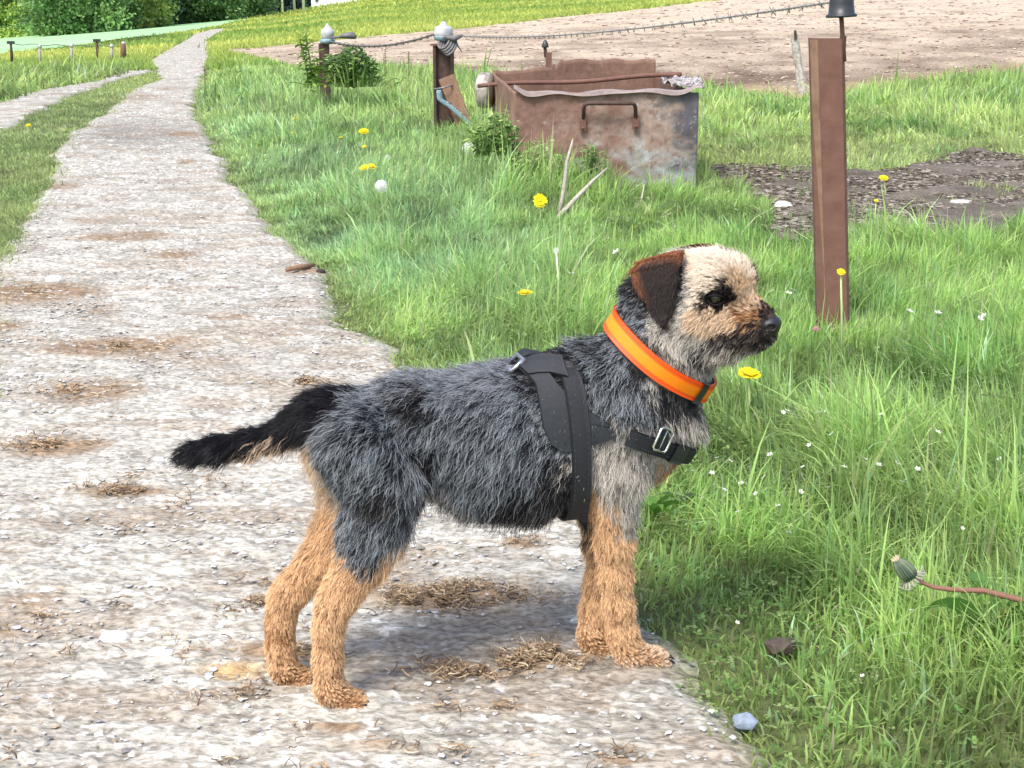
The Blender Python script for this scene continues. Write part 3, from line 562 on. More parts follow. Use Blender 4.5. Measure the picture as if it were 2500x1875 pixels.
def panel(name, A, B, z0, z1, thick, colf, parent, n=90, m=60, bulge=.0, topj=None):
    """upright sheet from A to B (ground points), thick inward, its own dents"""
    A = np.array(A, float); B = np.array(B, float); S_, Z_ = np.meshgrid(np.linspace(0, 1, n), np.linspace(0, 1, m), indexing='ij'); d = B - A; nrm = np.array([d[1], -d[0]]) / np.linalg.norm(d)
    zt_ = z1 if topj is None else z1 + topj(S_)
    dent = (fbm(S_ * 4, Z_ * 3, s=7) - .5) * .022 + bulge * np.sin(S_ * PI) * np.sin(Z_ * PI)
    P = np.stack([A[0] + d[0] * S_ + nrm[0] * dent, A[1] + d[1] * S_ + nrm[1] * dent, z0 + (zt_ - z0) * Z_], -1); Q = P - np.array([nrm[0], nrm[1], 0]) * thick
    idx = np.arange(n * m).reshape(n, m); F = np.stack([idx[:-1, :-1], idx[1:, :-1], idx[1:, 1:], idx[:-1, 1:]], -1).reshape(-1, 4); K = n * m
    rim = [(idx[i, -1], idx[i + 1, -1], idx[i + 1, -1] + K, idx[i, -1] + K) for i in range(n - 1)] + [(idx[0, j], idx[0, j + 1], idx[0, j + 1] + K, idx[0, j] + K) for j in range(m - 1)] + [(idx[-1, j + 1], idx[-1, j], idx[-1, j] + K, idx[-1, j + 1] + K) for j in range(m - 1)]
    V = np.concatenate([P.reshape(-1, 3), Q.reshape(-1, 3)]) - np.array(parent.location); c = colf(S_, Z_).reshape(-1, 3)
    return np_mesh(name, V, np.concatenate([F, F[:, ::-1] + K, np.array(rim)]), paint_attr, True, parent, np.concatenate([c, c * .7]))
def side_col(x, z):
    n1_ = fbm(x * 12, z * 5, s=13)[..., None]; n2_ = fbm(x * 50, z * 22, s=17)[..., None]; return (np.array([.15, .085, .06]) * (1 - n1_) + np.array([.38, .22, .15]) * n1_) * (.8 + .4 * n2_)
panel('front_panel', (FLx, Yf), (FRx, Yf), -.05, ztop, .006, front_col, trough, 140, 80, .012)
panel('side_panel', (FRx - .004, Yf + .009), (BRx, Yb - .004), -.05, ztop - .012, .006, side_col, trough, 60, 30)
panel('side_panel', (BLx, Yb - .004), (FLx + .004, Yf + .009), -.05, ztop - .004, .006, side_col, trough, 60, 30)
jag = lambda s: np.where(s < .56, .062 + .005 * np.sin(s * 31), np.where(s < .63, .045 + .02 * np.sin(s * 90), .012 + .010 * np.sin(s * 12)))
panel('back_panel', (BRx, Yb), (BLx, Yb), -.05, ztop, .006, side_col, trough, 160, 24, 0, jag)
mb = MB(); mb.box(((FLx + FRx + BLx + BRx) / 4, (Yf + Yb) / 2, .12), (.70, Yb - Yf - .03, .02)); mb.build('trough_floor', rust_dark, trough)
# folded pale lip along the front edge, curled up at both ends
n = 60; mb = MB(); V = []
for i in range(n):
    s_ = i / (n - 1); x = FLx - .004 + (FRx - FLx + .008) * s_; dip = -.010 * math.sin(PI * min(1, s_ / .55)) * (s_ < .55) - .004 * math.sin(s_ * 23); curl = .020 * math.exp(-(s_ / .04) ** 2) + .018 * math.exp(-((1 - s_) / .06) ** 2)
    for y_, z_ in ((-.020, -.002 - .006 * math.sin(s_ * 17)), (-.016, .009), (.030, .012), (.032, .006), (-.012, .003)): V.append((x, Yf + y_, ztop + z_ + dip + curl))
F = [(5 * i + q, 5 * i + (q + 1) % 5, 5 * i + 5 + (q + 1) % 5, 5 * i + 5 + q) for i in range(n - 1) for q in range(5)] + [(0, 1, 2, 3, 4)]; mb.add(V, F, (.31, .245, .23))
mb.build('folded_rim', paint_attr, trough, False)
hp = [(1424, 288), (1424, 262), (1427, 254), (1434, 250), (1541, 250), (1547, 254), (1550, 262), (1551, 286)]; dep = [-.022, -.030, -.045, -.05, -.05, -.045, -.03, -.022]
mb = MB(); mb.tube([W(a, b, Yf) + [0, d_, 0] for (a, b), d_ in zip(hp, dep)], .0085, 10); hd = mb.build('handle', rust_dark, trough, True)
for a, b in ((1422, 302), (1551, 298)):
    mb = MB(); c = W(a, b, Yf) + [0, -.022, 0]; mb.box(c, (.026, .008, .056)); mb.lathe([(.006, 0), (.006, .006), (.002, .008)], c + [0, -.004, -.015], 10, (0, -1, 0)); k = mb.build('mount', rust, trough); k.parent = hd
mb = MB(); A = W(1168, 210, 7.25); B = W(1662, 183, 6.55); n = 20; mb.tube([A + (B - A) * t_ + [0, 0, .006 * math.sin(t_ * 9)] for t_ in np.linspace(0, 1, n)], .0105, 8)
tag(mb.build('rod', rust, None, True), 'long thin rusty bar lying across the open top of the trough', 'metal bar')
# pale weathered roller at the far left corner
mb = MB(); c = W(1186, 212, 7.45); mb.lathe([(.02, -.04), (.085, -.036), (.092, -.02), (.092, .02), (.085, .032), (.02, .036)], c + [.0, .03, -.02], 28, (1, -.25, 0)); V = np.array(mb.v)
tag(mb.build('roller', M('pale_plastic', [(.35, (.16, .14, .12)), (.5, (.38, .35, .31)), (.7, (.55, .53, .49))], 26, .8, .5, .004), None, True), 'pale weathered round roller at the far left corner of the trough', 'roller')
# crumpled pale sheet on the right rim
n = 26; A_ = []
for i in range(n):
    for j in range(12):
        s_, r_ = i / (n - 1), j / 11; u_ = 1612 + 100 * s_ + 8 * r_; v_ = 190 + 22 * r_ + 6 * s_; Yy = 6.75 - .75 * (r_ * .5 + s_ * .5); p = W(u_, v_, Yy); p[2] = max(p[2], ztop + .004) + .022 * (vnoise(s_ * 9, r_ * 5, s=5) - .5) + .014 * abs(math.sin(s_ * 17 + r_ * 9)); A_.append(p)
idx = np.arange(n * 12).reshape(n, 12); F = np.stack([idx[:-1, :-1], idx[1:, :-1], idx[1:, 1:], idx[:-1, 1:]], -1).reshape(-1, 4)
cr = np_mesh('crumpled_sheet', A_, F, M('pale_sheet', [(.4, (.12, .09, .08)), (.52, (.36, .33, .32)), (.68, (.62, .60, .60))], 40, .6, .4), False)
so = cr.modifiers.new('s', 'SOLIDIFY'); so.thickness = .003; tag(cr, 'crumpled pale flaking sheet metal on the right rim of the trough', 'metal sheet')

# ---- dead twigs
def twig(name, pts, r, label, side=()):
    mb = MB(); mb.tube(pts, r, 7)
    for s_ in side: mb.tube(s_, [r[-1] * 1.1] * (len(s_) - 1) + [r[-1] * .5], 5)
    return tag(mb.build(name, twig_m, None, True), label, 'twig')
Yt = float(G(1366, 540)[1]); wt = lambda a, b, d_=0: W(a, b, Yt + d_)
twig('dead_twig', [wt(1362, 545), wt(1374, 480), wt(1381, 430), wt(1384, 395), wt(1399, 339)], [.009, .0085, .008, .006, .003], 'pale dead twig standing upright in the grass before the trough', [[wt(1383, 500, .05), wt(1396, 520, .06), wt(1408, 548, .05)]])
twig('dead_twig', [wt(1348, 552, -.06), wt(1372, 520, -.05), wt(1420, 470, -.03), wt(1447, 442), wt(1483, 410, .04)], [.007, .009, .008, .006, .003], 'pale dead twig slanting up to the right and crossing the upright one', [[wt(1340, 546, -.06), wt(1352, 540, -.06), wt(1385, 500, -.05)]])
twig('dead_twig', [wt(1522, 545, .1), wt(1545, 520, .1), wt(1566, 490, .1), wt(1573, 450, .1)], [.003, .004, .004, .002], 'thin bent dry stalk right of the crossed twigs')
twig('dead_twig', [wt(1590, 560, .0), wt(1608, 535, .0), wt(1640, 520, .0)], [.003, .004, .002], 'thin dry stalk lying low, rightmost of the dead twigs', [[wt(1585, 540), wt(1615, 528), wt(1632, 510)]])

# ---- flowers
yc = (.92, .74, .02); yc2 = (.80, .55, .01)
def flower_head(c, r, axis, n=26, layers=2, col=yc, cup=.35):
    mb = MB(); ax = np.array(axis, float); ax /= np.linalg.norm(ax); a = np.cross(ax, (.3, 1, .1)); a /= np.linalg.norm(a); b = np.cross(ax, a)
    for l in range(layers):
        rr = r * (1 - .3 * l)
        for q in range(n):
            t_ = (q + .5 * l + random.uniform(-.2, .2)) * 2 * PI / n; d = math.cos(t_) * a + math.sin(t_) * b; s_ = -math.sin(t_) * a + math.cos(t_) * b; wd = r * 2.4 / n * 1.2; r2 = rr * random.uniform(.85, 1.1); up = r * (cup * (.3 + .5 * l))
            mb.add([c + d * r * .05 - s_ * wd * .3, c + d * r * .05 + s_ * wd * .3, c + d * r2 * .75 + s_ * wd + ax * up * .9, c + d * r2 + ax * up, c + d * r2 * .75 - s_ * wd + ax * up * .9], [(0, 1, 2, 3, 4)], tuple(np.array(col) * random.uniform(.85, 1.05)))
    mb.lathe([(r * .30, 0), (r * .34, r * .10), (r * .2, r * cup * .75), (r * .05, r * cup * .85)], c, 10, ax, tuple(np.array(col) * .85)); return mb
def dandelion(u_, v_, wpx, stem, label, axis=(0, -.5, 1), double=None, group='yellow flowers in the verge'):
    g = G(u_ + random.uniform(-4, 4), v_ + stem); c = W(u_, v_, float(g[1])); r = wpx / 2 * g[1] / FPX
    tname = thing('dandelion', label, 'flower', tuple(g), 0, group)
    flower_head(c, r, axis).build('flower_head', petal_m, tname, False)
    m2 = MB(); m2.tube([g, g * .5 + c * .5 + [random.uniform(-.008, .008), 0, 0], c - np.array([0, 0, r * .2])], [.0028, .0025, .0022], 6, (.42, .50, .22)); m2.lathe([(r * .12, -r * .4), (r * .28, -r * .25), (r * .3, 0), (r * .1, .001)], c, 10, axis, (.20, .32, .08)); m2.build('stem', stem_m, tname, True)
dandelion(888, 321, 27, 60, 'large yellow dandelion, upper one of the pair left of the trough')
dandelion(890, 358, 13, 30, 'small yellow bud just under the upper dandelion left of the trough')
dandelion(889, 410, 26, 50, 'yellow dandelion, left half of the lower double bloom', (-.2, -.6, 1)); dandelion(907, 407, 26, 50, 'yellow dandelion, right half of the lower double bloom', (.2, -.5, 1))
dandelion(1318, 490, 38, 70, 'big full yellow dandelion below the crossed dead twigs', (0, -1.3, .6))
dandelion(1132, 229, 18, 30, 'small yellow dandelion between the girder post and the trough')
dandelion(1282, 716, 40, 70, 'flat yellow dandelion seen edge on behind the withers', (0, -.15, 1))
dandelion(2157, 435, 25, 60, 'yellow dandelion before the mud right of the tall post'); dandelion(2139, 490, 13, 90, 'tiny yellow buttercup on a tall stalk before the mud')
dandelion(2053, 664, 24, 235, 'yellow buttercup in front of the tall rusty post', (0, -.7, 1))
dandelion(1828, 914, 66, 120, 'large ragged yellow dandelion seen from the side under the dog chin', (.1, -.25, 1))
dandelion(722, 290, 16, 30, 'flat yellow flower, upper left of the sparse group beside the track', (0, -.2, 1)); dandelion(716, 325, 14, 26, 'flat yellow flower, lower left of the sparse group beside the track', (0, -.2, 1))
dandelion(832, 336, 12, 26, 'flat yellow flower left of the large upper dandelion', (0, -.2, 1)); dandelion(929, 473, 14, 26, 'small yellow flower right under the white seed clock'); dandelion(69, 306, 14, 24, 'lone yellow flower on the grass strip between the wheel tracks')
dandelion(1468, 455, 13, 30, 'tiny yellow flower right of the slanting dead twig'); dandelion(2455, 1502, 40, 50, 'small yellow flower low in the grass by the reddish stalk'); dandelion(1392, 594, 12, 30, 'tiny orange yellow flower above the withered clock stalk')
def clock(u_, v_, wpx, stem, label, n=120, stemcol=(.45, .48, .30)):
    g = G(u_, v_ + stem); c = W(u_, v_, float(g[1])); r = wpx / 2 * g[1] / FPX; th_ = thing('dandelion_clock', label, 'flower', tuple(g), 0, 'dandelion seed clocks')
    mb = MB()
    for i in range(n):
        z = 1 - 2 * (i + .5) / n; a = i * 2.39996; d = np.array([math.sqrt(1 - z * z) * math.cos(a), math.sqrt(1 - z * z) * math.sin(a), z]); s_ = np.cross(d, (.2, .5, .8)); s_ /= np.linalg.norm(s_); q = np.cross(d, s_); e = c + d * r
        for ang in np.linspace(0, PI, 4)[:-1]:
            k = (math.cos(ang) * s_ + math.sin(ang) * q) * r * .2; w_ = np.cross(k, d); w_ *= r * .03 / (np.linalg.norm(w_) + 1e-9); mb.add([e - k - w_, e - k + w_, e + k + w_, e + k - w_], [(0, 1, 2, 3)], (.93, .93, .92))
    mb.build('seed_head', petal_m, th_); mb = MB(); mb.lathe([(r * .1, -r * .25), (r * .28, -r * .1), (r * .3, r * .1), (r * .1, r * .25)], c, 8, None, (.35, .32, .25)); mb.build('receptacle', stem_m, th_, True)
    mb = MB(); mb.tube([g, g * .5 + c * .5 + [.006, 0, 0], c], .0026, 6, stemcol); mb.build('stem', stem_m, th_, True)
clock(931, 455, 32, 60, 'round white seed clock below the double dandelion'); clock(1145, 364, 34, 70, 'greyish seed clock left of the trough front'); clock(947, 385, 14, 30, 'small white seed clock right of the dandelion pair', 60)
clock(1358, 612, 17, 150, 'nearly bare seed clock on a long pale stalk above the withers', 50, (.62, .60, .44))
WF = [(1885, 711), (1925, 716), (1936, 708), (2265, 698), (2393, 778), (2402, 770), (2221, 760), (2290, 764), (1480, 583), (1395, 668), (1504, 615), (1912, 1007), (1922, 1003), (1995, 1008), (2010, 1003), (2150, 1012), (1975, 1087), (1782, 1125), (1750, 1118), (1690, 1150), (1738, 1155), (1742, 1185),
      (1810, 1180), (1768, 1196), (1865, 1165), (1845, 1205), (1900, 1235), (1955, 1200), (2020, 1190), (2085, 1255), (1925, 1300), (1800, 1250), (2290, 1055), (2330, 1150), (2145, 1135), (2190, 1130), (2240, 1145), (2110, 1120), (2200, 1175), (2060, 1140), (1960, 1140), (1880, 1110), (2395, 1180), (2350, 1290), (2440, 1120), (2030, 1060), (2225, 1490), (1800, 1520), (2105, 1650), (1715, 1215), (1830, 1140)]
tw = tag(link(bpy.data.objects.new('tmp', None))); bpy.data.objects.remove(tw)
protos = []
for k_ in range(3):
    mb = MB()
    for q in range(5):
        t_ = q * 2 * PI / 5 + .3 * k_; d = np.array([math.cos(t_), math.sin(t_), .25]); s_ = np.array([-math.sin(t_), math.cos(t_), 0]); mb.add([d * .1, d * .7 + s_ * .38, d * 1.0 + [0, 0, .1], d * .7 - s_ * .38], [(0, 1, 2, 3)], (.80, .79, .78))
    mb.lathe([(.24, .02), (.22, .16), (.08, .24)], (0, 0, 0), 8, None, (.55, .52, .25)); mb.tube([(0, 0, 0), (.4, .2, -3), (.2, .5, -7)], [.12, .12, .12], 5, (.25, .33, .12)); V = mb.v; protos.append(mb)
pm = []
for i, (a, b) in enumerate(WF):
    g = G(a, b + 130); c = W(a, b, float(g[1])); 
    if i < 3:
        o = protos[i].build('white_flower', petal_m); pm.append(o.data)
    else: o = link(bpy.data.objects.new('white_flower', pm[i % 3]))
    r = (17 if i < 14 else 15) * .5 * g[1] / FPX * random.uniform(.8, 1.2); o.location = c; o.scale = (r, r, r); o.rotation_euler = (random.uniform(.1, .8), random.uniform(-.4, .4), random.uniform(0, 6))
    tag(o, 'tiny white star flower on a thin stalk among the verge grass', 'flower', 'tiny white flowers in the verge')
g = G(1991, 850); c = W(1991, 803, float(g[1])); mb = flower_head(c, .009, (0, -.6, 1), 9, 2, (.50, .24, .28)); mb.tube([g, c], .002, 5, (.2, .3, .1)); tag(mb.build('clover_flower', petal_m), 'small pink clover flower left of the foot of the tall post', 'flower')
# withered dandelion on a reddish stalk, bottom right
Yk = 1.62; wk = lambda a, b, d_=0: W(a, b, Yk + d_); kb = G(2620, 1700)
dk = thing('withered_dandelion', 'closed grey green dandelion bud on a bent reddish stalk at the right edge', 'flower', tuple(wk(2600, 1480) * [1, 1, 0]))
mb = MB(); mb.tube([wk(2700, 1560), wk(2620, 1500), wk(2560, 1478), wk(2480, 1462), wk(2400, 1442), wk(2330, 1440), wk(2280, 1434), wk(2245, 1420), wk(2228, 1408)], [.0042, .0042, .0042, .004, .0036, .0032, .0028, .0024, .002], 10, (.25, .12, .09)); mb.build('stalk', stem_m, dk, True)
mb = MB(); c = wk(2212, 1395); ax = wk(2190, 1362) - wk(2232, 1412); ax /= np.linalg.norm(ax); mb.lathe([(.003, -.012), (.008, -.009), (.0098, -.002), (.0092, .007), (.0075, .014), (.005, .019)], c, 16, ax, (.11, .15, .10)); a = np.cross(ax, (0, 1, 0)); a /= np.linalg.norm(a); b_ = np.cross(ax, a)
for q in range(14):
    t_ = q * 2 * PI / 14; d = math.cos(t_) * a + math.sin(t_) * b_; e = c - ax * .011; mb.tube([e + d * .009, e + d * .017 - ax * .006, e + d * .020 + ax * random.uniform(-.002, .006)], [.0018, .0012, .0005], 5, (.36, .36, .28))
for q in range(18):
    t_ = q * 2 * PI / 18; d = math.cos(t_) * a + math.sin(t_) * b_; mb.tube([c - ax * .010 + d * .0088, c + d * .0102, c + ax * .012 + d * .0084, c + ax * .021 + d * .004], [.0012, .0017, .0012, .0005], 5, random.choice([(.14, .20, .12), (.08, .12, .08), (.20, .22, .15)]))
for q in range(10):
    t_ = q * .7; d = math.cos(t_) * a + math.sin(t_) * b_; e = c + ax * .014; mb.tube([e, e + ax * .010 + d * .005], [.002, .001], 5, (.48, .40, .28))
mb.build('bud', stem_m, dk, True)
# broad leaves in the verge
def broad_leaf_plant(a, b, label, n, L_, col, name='dock_plant', wd=.3, lift=.5):
    g = G(a, b); pl = thing(name, label, 'plant', tuple(g)); 
    for i in range(n):
        t_ = i * 2 * PI / n + random.uniform(-.3, .3); l = L_ * random.uniform(.7, 1.15); d = np.array([math.cos(t_), math.sin(t_), 0]); h = lift * l * random.uniform(.6, 1.3); mb = MB()
        strip_leaf(mb, [g + d * l * s_ + np.array([0, 0, h * math.sin(s_ * 2.2) + .01]) for s_ in np.linspace(.02, 1, 8)], l * wd, tuple(np.array(col) * random.uniform(.75, 1.25))); mb.build('leaf', leaf_m, pl, True)
broad_leaf_plant(2420, 1560, 'broad leaved dandelion rosette under the reddish stalk', 8, .085, (.13, .27, .06)); broad_leaf_plant(2095, 1130, 'broad leaved plant in the grass right of the dog chest', 6, .06, (.19, .34, .06))
broad_leaf_plant(1350, 800, 'pale leaved rosette behind the dog withers', 9, .07, (.24, .38, .17)); broad_leaf_plant(1660, 1240, 'small grey leaved weed at the grass edge beside the chest', 9, .034, (.26, .34, .20), wd=.3)
broad_leaf_plant(1590, 1270, 'small green weed just behind the near front leg', 8, .05, (.14, .30, .05)); broad_leaf_plant(1590, 540, 'feathery pale leaf plant right of the dead twigs', 9, .11, (.42, .50, .22), wd=.12)
for a0, lab in (((2110, 1010, 2300, 860), 'long pale grass blade rising to the right below the tall post'), ((2240, 965, 2530, 985), 'long bent grass blade lying level at the right edge'), ((2280, 1120, 2440, 1320), 'drooping pale grass stalk near the right edge'), ((1160, 900, 1130, 800), 'upright pale grass blade behind the dog back')):
    g = G(a0[0], a0[1] + 90); A = W(a0[0], a0[1], float(g[1])); B = W(a0[2], a0[3], float(g[1]) + .05); mb = MB(); strip_leaf(mb, [g * (1 - s_) + A * s_ for s_ in (0, .5)] + arc(A, B, .01), .006, (.40, .50, .20)); tag(mb.build('grass_blade', leaf_m, None, True), lab, 'grass blade')
# ---- stones
def stone(a, b, size, col, label, sq=.6, name='stone'):
    g = G(a, b); P = rng.normal(0, 1, (90, 3)); P /= np.linalg.norm(P, axis=1)[:, None]; P = np.sign(P) * np.abs(P) ** .75 * (1 + .22 * rng.uniform(-1, 1, (90, 1))) * np.array([1, .75, sq]) * size
    import bmesh
    bm = bmesh.new(); [bm.verts.new(p) for p in P]; bmesh.ops.convex_hull(bm, input=bm.verts); bmesh.ops.delete(bm, geom=[x for x in bm.verts if not x.link_faces], context='VERTS'); me = bpy.data.meshes.new(name); bm.to_mesh(me); bm.free(); o = link(bpy.data.objects.new(name, me))
    o.location = g + np.array([0, 0, size * sq * .45]); me.materials.append(M('stone', [(.3, tuple(np.array(col) * .6)), (.55, col), (.8, tuple(np.minimum(1, np.array(col) * 1.4)))], 70, .7, .5)); tag(o, label, 'stone'); return o
stone(1817, 1768, .013, (.27, .32, .40), 'blue grey stone at the grass edge, bottom right'); stone(1905, 1585, .018, (.09, .065, .05), 'dark brown lump in the grass right of the front paws', .5, 'dung_lump')
stone(135, 688, .024, (.66, .64, .60), 'largest pale stone lying on the track at the left edge', .5); stone(282, 1562, .018, (.70, .69, .67), 'pale flat stone left of the hind paws', .35); stone(395, 1598, .016, (.72, .71, .69), 'white flat stone between the sandy spot and the pale flat stone', .3)
stone(1911, 512, .035, (.62, .60, .55), 'pale rounded stone at the left edge of the mud', .6); stone(2345, 505, .045, (.50, .46, .42), 'brownish stone in the mud near the right edge', .45); stone(1795, 425, .02, (.66, .66, .66), 'small white stone beyond the trough corner', .5)
stone(783, 665, .012, (.05, .03, .025), 'small dark clod beside a twig at the track edge', .6, 'dung_lump')
g = G(712, 672); mb = MB(); mb.tube([G(700, 670) + [0, 0, .014], G(735, 664) + [0, 0, .016], G(768, 658) + [0, 0, .014]], [.007, .009, .006], 7); tag(mb.build('bark_piece', rust_pale, None, True), 'brown piece of bark lying at the right edge of the track', 'bark')

# ---- leafy plant and bush beside the dark post
def leaves(mb, centers, size, cols, flat=.5, fold=True):
    for c in centers:
        c = np.array(c, float); a = random.uniform(0, 2 * PI); e = random.uniform(-.7, .5); d = np.array([math.cos(a) * math.cos(e), math.sin(a) * math.cos(e), math.sin(e)]); s_ = np.cross(d, (random.uniform(-.4, .4), random.uniform(-.4, .4), 1)); s_ /= np.linalg.norm(s_); l = size * random.uniform(.6, 1.3); col = tuple(np.array(random.choice(cols)) * random.uniform(.75, 1.25)); dn = np.cross(s_, d) * l * .08
        mb.add([c, c + d * l * .35 + s_ * l * .3, c + d * l, c + d * l * .35 - s_ * l * .3, c + d * l * .5 - dn], [(0, 1, 4), (1, 2, 4), (2, 3, 4), (3, 0, 4)], col)
Yn = 10.2; wn = lambda a, b, d_=0: W(a, b, Yn + d_)
pl = thing('young_plant', 'upright young plant with light green leaves left of the dark post', 'plant', tuple(wn(765, 215) * [1, 1, 0]))
mb = MB(); lf = MB()
for (a, b, c, d_) in ((760, 215, 748, 68), (775, 215, 778, 150), (752, 215, 735, 90)):
    pts = [wn(a + (c - a) * t_ + 3 * math.sin(t_ * 5), b + (d_ - b) * t_) for t_ in np.linspace(0, 1, 9)]; mb.tube(pts, .006, 6, (.20, .26, .09))
    leaves(lf, [pts[random.randrange(1, 9)] + rng.normal(0, .022, 3) for _ in range(60)], .062, [(.26, .42, .07), (.34, .50, .10), (.16, .30, .05)])
mb.build('stem', stem_m, pl, True); lf.build('foliage', leaf_m, pl)
bu = thing('bush', 'dark green tangled tuft right of the dark post', 'bush', tuple(wn(870, 205) * [1, 1, 0])); mb = MB(); lf = MB()
for i in range(12):
    t_ = random.uniform(0, 2 * PI); a, b = wn(862, 215), wn(868 + 52 * math.cos(t_), 150 - 28 * math.sin(t_) ** 2); mb.tube([a, (a + b) / 2 + [0, 0, .03], b + [0, .1 * math.sin(t_), 0]], .004, 5, (.10, .12, .05))
P_ = []
while len(P_) < 1200:
    x, y = random.uniform(-1, 1), random.uniform(-1, 1)
    if x * x + y * y < .35 + .9 * float(vnoise(x * 2.6 + 5, y * 2.6 + 3, s=9)): P_.append(wn(856 + 66 * x, 162 + 52 * y * (1 if y > 0 else 1), random.uniform(-.18, .18)))
leaves(lf, P_, .045, [(.10, .19, .05), (.16, .28, .07), (.28, .42, .12), (.06, .12, .04)])
for i in range(150):
    x = random.gauss(0, 48); a = wn(868 + x * .7, 212, random.uniform(-.2, .2)); e = a + [random.gauss(0, .05) + x * .0007, random.uniform(-.1, .1), random.uniform(.06, .26) * (1 - min(.8, abs(x) / 120))]; strip_leaf(lf, arc(a, e, random.uniform(.01, .04)), .009, tuple(np.array(random.choice([(.30, .44, .13), (.16, .28, .07), (.42, .52, .2)])) * random.uniform(.7, 1.2)))
mb.build('stem', stem_m, bu, True); lf.build('foliage', leaf_m, bu)
for (a, b, lab, h) in ((500, 160, 'dark narrow dock stalk at the far end of the right verge', .25), (775, 160, 'thin seeded dock stalk in front of the young plant', .2), (940, 120, 'thin brown dock stalk between the two insulator posts', .3), (998, 125, 'brown dock stalk just left of the girder post', .32)):
    g = G(a, b + 75); mb = MB(); Yq = float(g[1]); top = W(a, b, Yq); mb.tube([g, top], .004, 5, (.24, .20, .10)); leaves(mb, [g + (top - g) * random.uniform(.6, 1) + rng.normal(0, .008, 3) for _ in range(30)], .022, [(.28, .22, .10), (.20, .24, .08)]); tag(mb.build('dock_stalk', leaf_m), lab, 'weed stalk')

def weeds(a, b, top, half, Yw, n, size, cols, label):
    g = W(a, b, Yw) * [1, 1, 0]; th_ = thing('nettle_clump', label, 'plant', tuple(g)); mb = MB(); lf = MB()
    for i in range(n):
        x = random.uniform(-1, 1); h = (b - top) * (1 - .55 * abs(x)) * random.uniform(.6, 1); yq = Yw + random.uniform(-.10, .06); p0 = W(a + x * half, b + 25, yq); p1 = W(a + x * half * 1.25 + random.uniform(-8, 8), b - h, yq); mid = (p0 + p1) / 2 + [random.uniform(-.02, .02), 0, 0]; mb.tube([p0, mid, p1], [.003, .0026, .0015], 5, (.16, .24, .07))
        leaves(lf, [p0 + (p1 - p0) * random.uniform(.12, 1) + rng.normal(0, .012, 3) for _ in range(14)], size, cols)
    mb.build('stem', stem_m, th_, True); lf.build('foliage', leaf_m, th_)
weeds(1212, 355, 268, 56, 5.72, 30, .034, [(.18, .32, .08), (.28, .43, .12), (.12, .23, .06), (.40, .52, .18)], 'dark green nettle clump against the left side of the trough')
weeds(1440, 440, 335, 42, 5.70, 26, .030, [(.20, .30, .12), (.28, .40, .15), (.14, .22, .08)], 'small nettle clump before the middle of the trough front')
weeds(1310, 420, 325, 60, 5.66, 30, .026, [(.30, .44, .14), (.40, .52, .20)], 'light green weed clump before the left end of the trough front')
# ---- far left: low electric fence
for i, (a, b, top, kind_, lab) in enumerate([(30, 160, 102, 'k', 'black thin fence post furthest left in the low far fence'), (97, 158, 113, 'w', 'far fence post with round white insulator, second from the left'), (175, 156, 111, 'w', 'far fence post with round white insulator, third from the left'), (240, 152, 97, 'k', 'tallest dark fence post of the low far fence'), (273, 150, 112, 'w', 'far fence post with white insulator just right of the tallest one'), (301, 147, 106, 'b', 'brown wooden fence post with white insulator, last before the track')]):
    g = G(a, b); Yq = float(g[1]); tp = W(a - (4 if kind_ == 'k' else 0), top, Yq); th_ = thing('fence_post', lab, 'post', tuple(g), 0, 'low far fence posts')
    mb = MB(); r = .022 if kind_ != 'b' else .045; mb.tube([g, (g + tp) / 2, tp], [r, r, r * .8], 8); mb.build('stake', rust if kind_ == 'b' else (rust_dark if kind_ == 'k' else wood_old), th_, True)
    if kind_ != 'k': mb = MB(); mb.lathe([(.012, -.03), (.027, -.02), (.031, 0), (.025, .02), (.008, .03)], tp, 14); mb.build('insulator', white_pl, th_, True)
    else: mb = MB(); mb.box(tp + [0, 0, -.01], (.10, .05, .04)); mb.build('insulator', black_pl, th_)
A = W(26, 106, float(G(30, 160)[1])); B = W(300, 112, float(G(301, 147)[1])); mb = MB(); mb.tube([A + (B - A) * t_ + [0, 0, -.02 * math.sin(t_ * PI * 5) ** 2] for t_ in np.linspace(0, 1, 30)], .006, 5); tag(mb.build('fence_wire', wire_m, None, True), 'thin sagging wire of the low far fence', 'wire')
# marker posts beside the far track
for (a, b, top, lab) in ((503, 124, 100, 'small dark marker post right of the far track'), (485, 116, 102, 'small pale marker post left of the dark one by the far track')):
    g = G(a, b); mb = MB(); mb.tube([g, W(a, top, float(g[1]))], .02, 7); tag(mb.build('marker_post', wood_old, None, True), lab, 'post')

